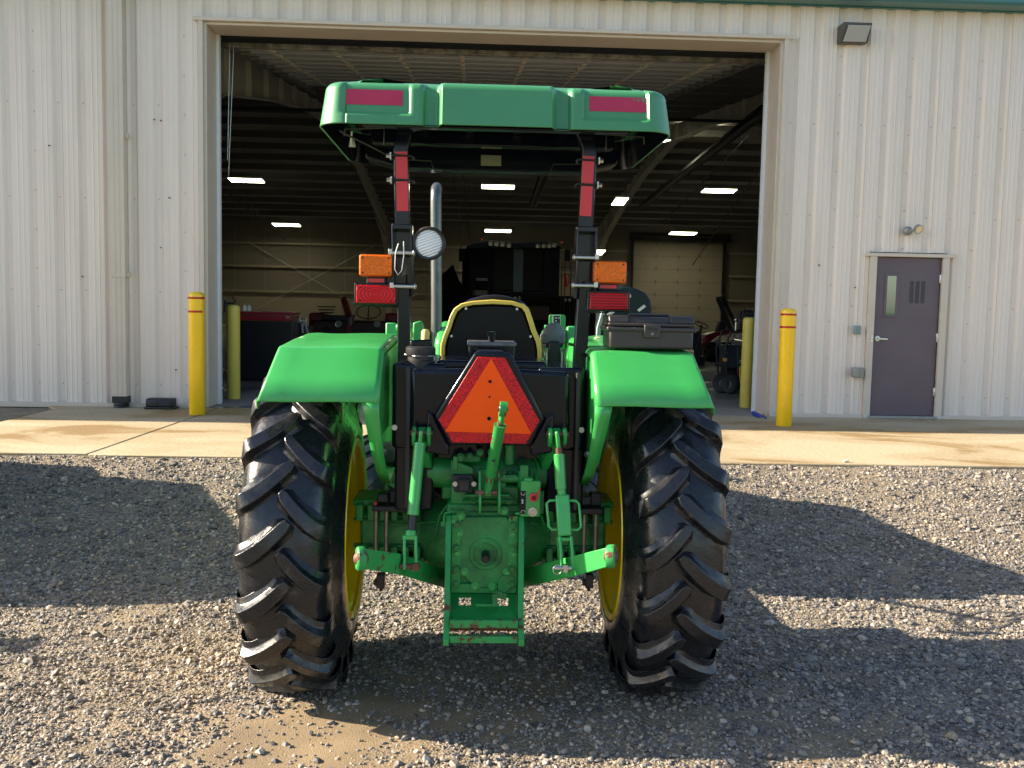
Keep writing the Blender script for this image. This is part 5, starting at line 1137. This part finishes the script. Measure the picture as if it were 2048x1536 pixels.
# hood, dash, steering wheel, fuel clutter
m = MB(); m.prism([(-.30, y, z) for y, z in ((1.62, 1.02), (1.62, 1.52), (1.75, 1.60), (2.6, 1.62), (3.3, 1.60), (3.4, 1.4), (3.4, .75), (1.62, .75))], (.60, 0, 0)); hood = m.build('hood', green, tractor, bevel=.05, seg=4, smooth=60)
m = MB(); m.box((-.26, 1.50, 1.0), (.26, 1.64, 1.48)); m.build('dash', blackm, tractor, bevel=.03)
m = MB(); c = Vector((0, 1.15, 1.50)); m.tube([c+Vector((.19*math.cos(R(a)), .17*math.sin(R(a))*.9, .06*math.sin(R(a)))) for a in range(0, 360, 15)], .013, 10, closed=True); m.tube([c+Vector((-.19, 0, 0)), c+Vector((.19, 0, 0))], .01, 8); m.tube([c, c+Vector((0, .36, -.3))], .02, 10); m.build('steering_wheel', blackm, tractor, smooth=60)
m = MB(); m.box((-.16, .3, .5), (.16, 3.0, .80)); m.box((-.32, 2.2, .36), (.32, 2.4, .50)); m.cyl((-.62, 2.3, .43), (.62, 2.3, .43), .06, 14); m.build('engine_and_front_axle', greend, tractor, bevel=.02)
m = MB(); m.box((-.44, .30, .62), (-.2, .9, .66)); m.box((.2, .30, .62), (.44, .9, .66)); m.box((-.44, .2, .95), (.44, .9, .98)); m.build('foot_platform', blackm, tractor, bevel=.01)
# right inner fender cover and bits of green behind the toolbox
m = MB(); m.prism([T(a, b_, .35) for a, b_ in ((1169, 700), (1170, 678), (1202, 674), (1235, 674), (1235, 700))], (0, .25, 0)); m.build('right_console', green, tractor, bevel=.012)
m = MB(); a = T(1196, 676, .30); m.cbox(a, (.03, .03, .01)); m.cbox(a+Vector((.005, .0, -.03)), (.035, .03, .012)); m.build('console_clip', M('cream_clip', (.7, .62, .45), .6), tractor, bevel=.004)
# round guard beyond the toolbox
m = MB(); ring = [(1302, 640), (1306, 618), (1302, 600), (1290, 585), (1270, 576), (1245, 573), (1222, 580), (1208, 600), (1200, 625), (1196, 650), (1196, 690), (1290, 690)]
m.prism([T(a, b_, .85) for a, b_ in ring], (0, .14, 0)); gd = m.build('round_black_guard', M('guard_teal_black', (.006, .015, .019), .4, spec=.25), tractor, bevel=.012, smooth=60)
m = MB()
for a, b_ in (((1290, 611), (1276, 622)), ((1262, 592), (1248, 594)), ((1228, 622), (1212, 634))): m.bar(T(*a, .842), T(*b_, .842), .006, .022, up=(0, 1, 0)) if False else m.bar(T(*a, .842), T(*b_, .842), .018, .008, up=(0, 1, 0))
m.build('slot_catch', steel, gd, bevel=.003)
m = MB(); m.prism([T(a, b_, .80) for a, b_ in ((1207, 612), (1212, 618), (1202, 655), (1200, 690), (1192, 690), (1194, 655))], (0, .03, 0)); m.build('guard_edge', M('grey_edge', (.3, .3, .3), .5), gd, bevel=.003)

# ------------------------------------------------------------------ toolbox on the right fender
tb0 = TO+Vector((T(1293, 708, -.26).x, -.262, 1.575))
tbx = thing('toolbox', 'closed black plastic toolbox lying on top of the right green fender', 'toolbox', tb0)
Wt, Dt, Ht = .385, .23, .142
m = MB(); m.prism([(-Wt/2+.012, -Dt/2+.01, .0), (Wt/2-.012, -Dt/2+.01, 0), (Wt/2-.012, Dt/2-.01, 0), (-Wt/2+.012, Dt/2-.01, 0)], (0, 0, .086)); m.build('body', blackt, tbx, bevel=.012, seg=3, smooth=50)
m = MB(); m.box((-Wt/2, -Dt/2, .074), (Wt/2, Dt/2, .094)); m.box((-Wt/2+.006, -Dt/2+.004, .096), (Wt/2-.006, Dt/2-.004, .112)); m.prism([(-Wt/2+.008, y, z) for y, z in ((-Dt/2+.006, .112), (-Dt/2+.022, Ht), (Dt/2-.02, Ht), (Dt/2-.006, .112))], (.085, 0, 0)); m.prism([(Wt/2-.115, y, z) for y, z in ((-Dt/2+.006, .112), (-Dt/2+.022, Ht), (Dt/2-.02, Ht), (Dt/2-.006, .112))], (.107, 0, 0)); m.prism([(-Wt/2+.09, y, z) for y, z in ((-Dt/2+.016, .112), (-Dt/2+.030, Ht-.006), (Dt/2-.02, Ht-.006), (Dt/2-.006, .112))], (.20, 0, 0))
m.build('lid', blackt, tbx, bevel=.007, seg=3, smooth=50)
m = MB(); m.box((-.035, -Dt/2-.006, .048), (.035, -Dt/2+.012, .105)); lt = m.build('latch', blackt, tbx, bevel=.004); m = MB(); m.box((-.025, -Dt/2-.0075, .082), (.025, -Dt/2-.0055, .092)); m.build('latch_slot', bpy_dark, lt, smooth=0)
m = MB(); m.hexbolt((.0, -Dt/2-.006, .066), (0, -1, 0), .004, .003); m.hexbolt((-.075, -Dt/2+.003, .087), (0, -1, 0), .003, .003); m.build('rivet', steel, tbx)
m = MB(); m.tube([(-.09, -.02, Ht-.004), (-.085, -.03, Ht+.002), (.085, -.03, Ht+.002), (.09, -.02, Ht-.004)], .007, 8); m.build('handle', blackt, tbx)

# ------------------------------------------------------------------ inside the shop
def B(px, py, Y): return pix(px, py, Y)
def slab(m, x0, y0, x1, y1, Y, dep): a, b_ = B(x0, y0, Y), B(x1, y1, Y); m.box((min(a.x, b_.x), Y, min(a.z, b_.z)), (max(a.x, b_.x), Y+dep, max(a.z, b_.z))); return m
def rel(t, m):
    l = t.location; m.v = [(v[0]-l[0], v[1]-l[1], v[2]-l[2]) for v in m.v]; return m
Yc = 16.6
t = thing('tool_chest', 'long black chest with a closed dark red lid standing inside the doorway at the left', 'tool chest', (B(520, 700, Yc).x, Yc, 0))
m = MB(); a, b_ = B(462, 640, Yc), B(585, 762, Yc); m.box((a.x, Yc, .02), (b_.x, Yc+.75, a.z-.02)); rel(t, m).build('cabinet', M('black_cabinet', (.006, .006, .008), .4, coat=.2), t, bevel=.01)
m = MB(); c_, d_ = B(458, 622, Yc), B(580, 641, Yc); m.box((c_.x, Yc-.03, d_.z+.09), (d_.x+.04, Yc+.78, c_.z)); m.box((c_.x, Yc-.03, d_.z-.01), (d_.x+.03, Yc+.78, d_.z+.075)); rel(t, m).build('red_lid', redtool, t, bevel=.012)
m = MB(); m.box((d_.x-.06, Yc-.045, c_.z-.10), (d_.x-.01, Yc-.03, c_.z-.07)); rel(t, m).build('lid_latch', silver, t, bevel=.003)
for px, lab in ((489, 'white spray bottle with the taller neck on the red chest lid, left of two'), (498, 'white round bottle on the red chest lid, the right one of two')):
    p = B(px, 622, Yc+.3); p.z = c_.z+.001; tb = thing('spray_bottle', lab, 'bottle', p, 0, 'bottles on the red chest')
    MB().lathe([(0, .001), (0, .036), (.05, .038), (.075, .030), (.095, .012), (.10, .012)], (0, 0, 0), 'Z', 16).build('bottle', white, tb); MB().lathe([(.10, .014), (.12 if px == 489 else .108, .014), (.121 if px == 489 else .109, .001)], (0, 0, 0), 'Z', 12).build('cap', M('pale_blue_cap', (.35, .45, .6), .4), tb)
m = MB(); P3 = [B(452, 610, 15.2), B(455, 606, 15.2), B(466, 607, 15.2), B(471, 604, 15.2), B(465, 593, 15.2)]; m.tube(P3, .014, 8); m.tube([B(450, 625, 15.2), B(451, 600, 15.2)], .022, 8); o = m.build('bent_handle', blackm); tag(o, 'bent black crank handle sticking up behind the dull left bollard', 'handle')
tv = thing('bench_vise', 'dark stand with a shiny bench vise and hanging tools right of the red topped chest', 'vise', (B(603, 700, 17.5).x, 17.5, 0))
m = MB(); slab(m, 590, 652, 618, 760, 17.5, .4); rel(tv, m).build('stand', blackm, tv, bevel=.01)
m = MB(); slab(m, 585, 636, 592, 650, 17.4, .12); slab(m, 594, 632, 601, 652, 17.38, .14); m.cyl(B(590, 642, 17.42), B(612, 642, 17.42), .035, 12); m.cyl(B(612, 634, 17.42), B(612, 652, 17.42), .012, 8); rel(tv, m).build('vise_jaws', steel, tv, bevel=.004)
m = MB(); m.tube([B(604, 650, 17.3), B(607, 645, 17.3), B(612, 650, 17.3), B(614, 662, 17.3), B(620, 672, 17.3)], .02, 8); m.tube([B(604, 650, 17.3), B(606, 666, 17.3)], .022, 8); rel(tv, m).build('hanging_gloves', M('pale_gloves', (.28, .29, .32), .7), tv)
# old red tractor
Yr = 27
tt = thing('old_red_tractor', 'old dark red tractor with two round headlamps parked at the back left of the shop', 'tractor', (B(715, 700, Yr).x, Yr, 0))
m = MB(); slab(m, 622, 640, 800, 690, Yr, .9); rel(tt, m).build('body', M('grimy_dark_red', (.045, .012, .014), .5), tt, bevel=.05)
m = MB(); slab(m, 617, 625, 650, 665, Yr+.2, .8); slab(m, 770, 626, 800, 650, Yr+.2, .8); rel(tt, m).build('side_fender', redold, tt, bevel=.08, seg=3)
m = MB(); c_ = B(693, 615, Yr-.1); ax_v = Vector((.9, .2, .3)).normalized(); bb = ax_v.cross(Vector((0, 0, 1))).normalized(); m.lathe([(-.08, .001), (-.08, .25), (0, .32), (.06, .30), (.06, .001)], c_, (ax_v, bb, bb.cross(ax_v)), 20); rel(tt, m).build('round_fender', redold, tt)
m = MB()
for k in range(4): slab(m, 634+k*3, 612+k*6, 668-k*2, 615+k*6, Yr+.1, .4)
slab(m, 642, 630, 690, 640, Yr+.1, .4); rel(tt, m).build('engine_block', blackm, tt, bevel=.01)
m = MB(); slab(m, 692, 648, 702, 690, Yr-.15, .1); rel(tt, m).build('red_post', redtool, tt, bevel=.01); m = MB(); q = B(701, 648, Yr-.1); m.tube([q-Vector((0, 0, .02)), q+Vector((0, 0, .20))], .10, 14); m.tube([q+Vector((0, 0, .2)), q+Vector((0, 0, .26))], .14, 14); rel(tt, m).build('air_cleaner', M('grey_can', (.16, .16, .19), .4, metal=.4), tt)
for px in (678, 755):
    q = B(px, 648, Yr-.12); m = MB(); m.lathe([(.08, .05), (.0, .10), (-.02, .10), (-.015, .085)], q, 'Y', 20); o = rel(tt, m).build('headlamp', silver, tt); m = MB(); m.lathe([(-.012, .001), (-.010, .085)], q, 'Y', 20); rel(tt, m).build('headlamp_glass', lampgl, o)
q = B(737, 624, Yr+.3); m = MB(); m.tube([q+Vector((.33*math.cos(R(a)), .15*math.sin(R(a)), .19*math.sin(R(a)))) for a in range(0, 360, 15)], .016, 8, closed=True); m.tube([q+Vector((0, .15, .19)), q+Vector((0, -.15, -.19)), q+Vector((0, 0, -.5))], .016, 8); rel(tt, m).build('steering_wheel', blackm, tt)
for side in (-1, 1):
    m = MB(); c_ = Vector((tt.location.x+side*.85, Yr+.4, .45)); m.lathe([(-.13, .25), (-.13, .43), (0, .45), (.13, .43), (.13, .25)], c_, 'X', 28); rel(tt, m).build('wheel', rubberd, tt)
# ladder and hanging dark panel
tl_ = thing('ladder', 'pale ladder leaning in the dark behind the exhaust pipe', 'ladder', (B(838, 620, 46).x, 46, 0))
m = MB(); 
for px in (822, 858): a, b_ = B(px, 515, 46), B(px, 515, 46); m.bar((a.x, 46, .1), (a.x, 46.3, a.z+.3), .05, .09)
for py in range(525, 650, 15): a, b_ = B(822, py, 46), B(858, py, 46); m.cyl((a.x, 46.15, a.z), (b_.x, 46.15, a.z), .025, 8)
rel(tl_, m).build('rails_and_rungs', girt, tl_, one=True)
# combine harvester
Yh = 38.5
ch = thing('combine_harvester', 'large dark combine harvester with glazed cab and roof lamps at the back of the shop', 'harvester', (B(1020, 640, Yh).x, Yh, 0))
def hp(name, mat, f, **k): m = MB(); f(m); return rel(ch, m).build(name, mat, ch, **k)
dk = M('harvester_dark', (.006, .008, .016), .6, spec=.15); dk2 = M('harvester_black', (.004, .004, .006), .7, spec=.15)
hp('body', dk2, lambda m: (slab(m, 908, 588, 1130, 664, Yh+.3, 6), slab(m, 925, 500, 1112, 588, Yh+1.8, 4.5)), bevel=.05)
cab = hp('cab', dk, lambda m: (slab(m, 938, 494, 984, 590, Yh, 1.5), slab(m, 1088, 494, 1118, 592, Yh, 1.5), slab(m, 984, 582, 1088, 592, Yh, 1.5), slab(m, 984, 490, 1088, 498, Yh, 1.5), slab(m, 984, 496, 988, 592, Yh-.05, .1)), bevel=.03)
m = MB(); slab(m, 984.5, 497, 1088, 582, Yh+.12, .03); rel(ch, m).build('windscreen', M('cab_glass', (.010, .014, .016), .3, spec=.1), cab)
m = MB(); slab(m, 1028, 500, 1045, 586, Yh+.08, .02); o = rel(ch, m).build('blue_strip', M('blue_reflection_strip', (.03, .07, .13), .3), cab); m = MB(); slab(m, 1027, 495, 1045, 502, Yh+.05, .02); rel(ch, m).build('white_label', M('pale_label', (.3, .3, .3), .5), cab)
m = MB(); m.prism([B(a, b_, Yh-.2) for a, b_ in ((930, 498), (938, 487), (976, 480), (1030, 484), (1090, 484), (1118, 490), (1124, 498))], (0, 2.2, 0)); rf_ = rel(ch, m).build('cab_roof', dk, ch, bevel=.04)
m = MB()
for px, py in ((981, 487), (993, 488), (1005, 489), (1018, 491), (1076, 492), (1088, 492), (1099, 492), (1109, 491)): m.lathe([(.05, .001), (.04, .085), (-.01, .09), (-.015, .001)], B(px, py, Yh-.22), 'Y', 14)
rel(ch, m).build('roof_lamp', M('roof_lamp_glass', (.32, .31, .28), .2, metal=.5), rf_)
m = MB(); 
for px, py in ((962, 481), (1123, 487)): q = B(px, py, Yh); m.tube([q, q+Vector((0, 0, .08))], .06, 10)
rel(ch, m).build('beacon', M('orange_beacon', (.35, .06, .01), .4), rf_)
m = MB(); slab(m, 918, 497, 930, 523, Yh-.6, .1); slab(m, 1130, 498, 1140, 522, Yh-.6, .1); m.tube([B(922, 497, Yh-.6), B(922, 489, Yh-.6), B(945, 490, Yh-.2)], .02, 6); rel(ch, m).build('mirror', dk2, ch, bevel=.02)
m = MB(); slab(m, 953, 556, 975, 562, Yh-.5, .5); slab(m, 945, 580, 975, 591, Yh-.8, .6); rel(ch, m).build('step', M('step_plate', (.22, .23, .25), .5), ch)
m = MB()
for px in (947, 950, 978): m.tube([B(px, 555, Yh-.6), B(px-1, 592, Yh-.9)], .02, 6)
rel(ch, m).build('handrail', dk2, ch)
m = MB(); m.prism([B(a, b_, Yh-1.2) for a, b_ in ((868, 620), (872, 560), (888, 545), (906, 528), (918, 560), (940, 590), (1140, 592), (1190, 600), (1195, 690), (868, 690))], (0, 1.0, 0)); hh = rel(ch, m).build('header', dk2, ch, bevel=.03)
m = MB(); slab(m, 1050, 612, 1098, 640, Yh-1.3, .08); rel(ch, m).build('header_hatch', M('hatch_dim_red', (.03, .012, .012), .5), hh)
m = MB(); 
for px, py in ((1030, 596), (1039, 596), (1131, 600), (1139, 600)): m.lathe([(.02, .001), (.0, .06), (-.03, .001)], B(px, py, Yh-1.25), 'Y', 10)
rel(ch, m).build('work_light', M('dim_lamp', (.4, .4, .4), .2, metal=.4), hh)
for px in (900, 1150):
    c_ = B(px, 640, Yh+1); c_.z = .85; m = MB(); m.lathe([(-.3, .45), (-.3, .82), (0, .85), (.3, .82), (.3, .45)], c_, 'X', 32); rel(ch, m).build('wheel', rubberd, ch)
# fire extinguisher hanging on pipes right of the combine
te = thing('fire_extinguisher', 'red fire extinguisher hanging on a rail right of the dark combine cab', 'extinguisher', (B(1132, 560, 37).x, 37, B(1132, 574, 37).z))
m = MB(); m.lathe([(0, .001), (0, .075), (.38, .075), (.44, .03), (.47, .03), (.48, .001)], (0, 0, 0), 'Z', 16); m.build('cylinder', redtool, te); m = MB(); m.tube([(0, 0, .47), (.07, 0, .5), (.12, 0, .35), (.1, 0, .1)], .018, 6); m.build('hose', blackm, te)
tr_ = thing('pipe_rack', 'dim upright pipe rack standing right of the combine behind the right roll bar post', 'rack', (B(1135, 640, 37.3).x, 37.3, 0))
m = MB()
for px in (1124, 1130, 1142): a = B(px, 530, 37.3); m.cyl((a.x, 37.3, 0), (a.x, 37.3, a.z+.1), .02, 6)
a, b_ = B(1122, 535, 37.3), B(1146, 535, 37.3); m.cyl((a.x, 37.3, a.z), (b_.x, 37.3, a.z), .02, 6); rel(tr_, m).build('pipes', blackm, tr_, one=True)
# right side of the shop
def grp(name, label, cat, px, Y): return thing(name, label, cat, (B(px, 700, Y).x, Y, 0))
g_ = grp('steering_pedestal_cart', 'dark ride-on machine with a small steering wheel on a pedestal, right of the toolbox', 'cart', 1403, 23)
m = MB(); q = B(1403, 650, 23); m.tube([q+Vector((.16*math.cos(R(a)), .12*math.sin(R(a)), .06*math.sin(R(a))-.04*math.cos(R(a)))) for a in range(0, 360, 20)], .014, 8, closed=True); m.tube([q, B(1398, 680, 23), B(1392, 700, 23)], .03, 8); rel(g_, m).build('steering_wheel', blackm, g_)
m = MB(); slab(m, 1386, 662, 1402, 700, 23, .4); m.cyl(B(1392, 695, 23), B(1392, 735, 23), .05, 8); m.cyl(B(1398, 695, 23), B(1398, 735, 23), .05, 8); m.box((B(1380, 735, 23).x, 23, 0), (B(1410, 735, 23).x, 24, .22)); rel(g_, m).build('body', M('dark_cart', (.018, .018, .02), .5), g_, bevel=.02)
g_ = grp('red_mower', 'low red and black zero turn mower with a folded roll bar behind the pressure washer', 'mower', 1435, 25)
m = MB(); slab(m, 1420, 684, 1470, 722, 25, 1.0); rel(g_, m).build('deck', M('mower_black', (.012, .012, .013), .5), g_, bevel=.04)
m = MB(); m.prism([B(a, b_, 24.9) for a, b_ in ((1405, 682), (1412, 670), (1430, 664), (1456, 662), (1462, 668), (1436, 672), (1420, 684))], (0, .5, 0)); m.prism([B(a, b_, 24.8) for a, b_ in ((1400, 690), (1416, 676), (1422, 680), (1408, 694))], (0, .3, 0)); rel(g_, m).build('red_hood', redtool, g_, bevel=.03)
m = MB(); m.bar(B(1435, 597, 24.6), B(1462, 660, 24.6), .09, .09); m.bar(B(1444, 594, 25.1), B(1472, 650, 25.1), .09, .09); m.bar(B(1435, 597, 24.6), B(1445, 594, 25.1), .08, .08); rel(g_, m).build('roll_bar', blackm, g_, bevel=.01)
m = MB(); m.prism([B(a, b_, 25.2) for a, b_ in ((1432, 668), (1442, 642), (1452, 645), (1450, 670))], (0, .3, 0)); rel(g_, m).build('seat', blackm, g_, bevel=.03)
m = MB(); slab(m, 1434, 680, 1441, 690, 24.7, .2); slab(m, 1440, 688, 1447, 700, 24.7, .2); rel(g_, m).build('engine_part', M('pale_engine', (.3, .3, .3), .4), g_, bevel=.01)
for px in (1418, 1455): m = MB(); c_ = B(px, 715, 25); c_.z = .22; m.lathe([(-.1, .1), (-.1, .21), (0, .22), (.1, .21), (.1, .1)], c_, 'X', 20); rel(g_, m).build('wheel', rubberd, g_)
Yw = 15.6
g_ = grp('pressure_washer', 'dark wheeled pressure washer cart with a round tank beside the dull right bollard', 'pressure washer', 1470, Yw)
wd = M('washer_dark_blue', (.018, .024, .034), .4, coat=.2); wgr = M('washer_grey_tank', (.085, .09, .10), .35, coat=.3)
m = MB(); m.lathe([(-.55, .001), (-.55, .19), (-.50, .235), (.35, .235), (.40, .19), (.40, .001)], B(1501, 695, Yw+.5), 'Y', 32); rel(g_, m).build('tank', wgr, g_)
m = MB(); slab(m, 1449, 690, 1477, 737, Yw, .35); rel(g_, m).build('engine_cover', wd, g_, bevel=.03); 
m = MB(); slab(m, 1446, 716, 1454, 723, Yw-.02, .03); rel(g_, m).build('yellow_tag', hose_y, g_)
fr = [((1449, 700), (1462, 663)), ((1462, 663), (1530, 662)), ((1449, 700), (1455, 768)), ((1470, 765), (1520, 765)), ((1472, 735), (1520, 735)), ((1476, 690), (1476, 770)), ((1448, 735), (1476, 735))]
m = MB()
for a, b_ in fr:
    for dy in (0, .55): m.cyl(B(*a, Yw)+Vector((0, dy, 0)), B(*b_, Yw)+Vector((0, dy, 0)), .018, 8)
rel(g_, m).build('tube_frame', blackm, g_, one=True)
m = MB(); slab(m, 1478, 738, 1520, 762, Yw+.1, .4); slab(m, 1450, 737, 1470, 760, Yw+.1, .3); rel(g_, m).build('pump', M('pump_dark', (.02, .02, .022), .45, metal=.3), g_, bevel=.02)
m = MB(); m.tube([B(1470, 668, Yw), B(1466, 680, Yw-.02), B(1452, 692, Yw-.05), B(1460, 690, Yw-.05), B(1478, 694, Yw-.05), B(1490, 700, Yw)], .009, 6); m.tube([B(1452, 695, Yw-.06), B(1456, 708, Yw-.06)], .012, 6); rel(g_, m).build('spray_gun_hose', rubberd, g_)
m = MB()
for a in range(6): m.tube([B(1497, 640, Yw+.7)+Vector((-.10+a*.06, .16*math.cos(R(k)), .16*math.sin(R(k)))) for k in range(0, 360, 20)], .02, 6, closed=True)
m.cyl(B(1485, 640, Yw+.7), B(1525, 640, Yw+.7), .05, 12); rel(g_, m).build('hose_reel', wd, g_); m = MB(); q = B(1472, 640, Yw+.5); m.sphere(q, .04, 8); m.tube([q, q+Vector((0, 0, -.2))], .02, 8); rel(g_, m).build('regulator', silver, g_)
for px, yy in ((1444, .45), (1461, 0)):
    c_ = B(px, 778, Yw+yy*.3); c_.z = .16; m = MB(); m.lathe([(-.05, .06), (-.06, .14), (-.04, .158), (.04, .158), (.06, .14), (.05, .06)], c_, 'X' if False else (Vector((.75, .66, 0)), Vector((-.66, .75, 0)), Vector((0, 0, 1))), 28, closed=True)
    for k in range(14):
        a = 2*PI*k/14; u_ = Vector((-.66, .75, 0))*math.cos(a)+Vector((0, 0, 1))*math.sin(a); m.cbox(c_+u_*.157, (.05, .03, .03))
    o = rel(g_, m).build('wheel', rubberd, g_, one=True); m = MB(); m.lathe([(-.03, .001), (-.03, .06), (.03, .06), (.03, .001)], c_, (Vector((.75, .66, 0)), Vector((-.66, .75, 0)), Vector((0, 0, 1))), 16); rel(g_, m).build('rim', wgr, o)
m = MB(); m.tube([B(1480, 733, Yw-.1), B(1480, 750, Yw-.15), B(1484, 780, Yw-.35), B(1492, 800, Yw-.6), pixz(1499, 801, .02), pixz(1512, 798, .02)], .014, 8); o = m.build('yellow_hose', hose_y); tag(o, 'yellow air hose hanging from the pressure washer down to the shop floor', 'hose')
m = MB(); m.tube([pixz(1507, 826, .03), pixz(1517, 831, .03), pixz(1520, 832, .03)], [.03, .028, .018], 10); m.tube([pixz(1520, 832, .03), pixz(1524, 833, .02), pixz(1528, 834, .015), pixz(1532, 836, .015)], .010, 8); o = m.build('blue_hose_end', blue, None); tag(o, 'blue hose end lying on the concrete at the foot of the right door jamb', 'hose end')
# invented trailer, unseen left of the frame, shaped to cast the gravel shadow
td = thing('shadow_caster_trailer', 'grey steel dump trailer added unseen beyond the left edge to cast the shadow on the gravel', 'trailer', (-5.22, 7.2, -.36))
m = MB(); m.prism([(-.85, -1.5, .62), (-.85, 1.20, .62), (-.85, 1.20, .95), (-.85, .95, 1.0), (-.85, .88, 1.42), (-.85, .2, 1.50), (-.85, -1.0, 1.62), (-.85, -1.30, 1.52), (-.85, -1.5, 1.2)], (1.7, 0, 0)); m.build('box', galv, td, bevel=.02)
m = MB(); m.box((-.5, -1.7, .48), (.5, 1.5, .618)); m.box((-.8, -2.2, .56), (-.7, -1.7, .617)); m.box((.7, -2.2, .56), (.8, -1.7, .617)); m.box((-.8, -2.22, .50), (.85, -2.02, 1.16)); m.box((-.8, -1.75, .56), (.8, -1.69, .617)); m.build('chassis', blackm, td, one=True)
for x in (-.95, .78):
    for y in (-.45, .45): m = MB(); m.lathe([(0, .15), (0, .36), (.17, .36), (.17, .15)], (x, y, .37), 'X', 28); m.build('wheel', rubberd, td)
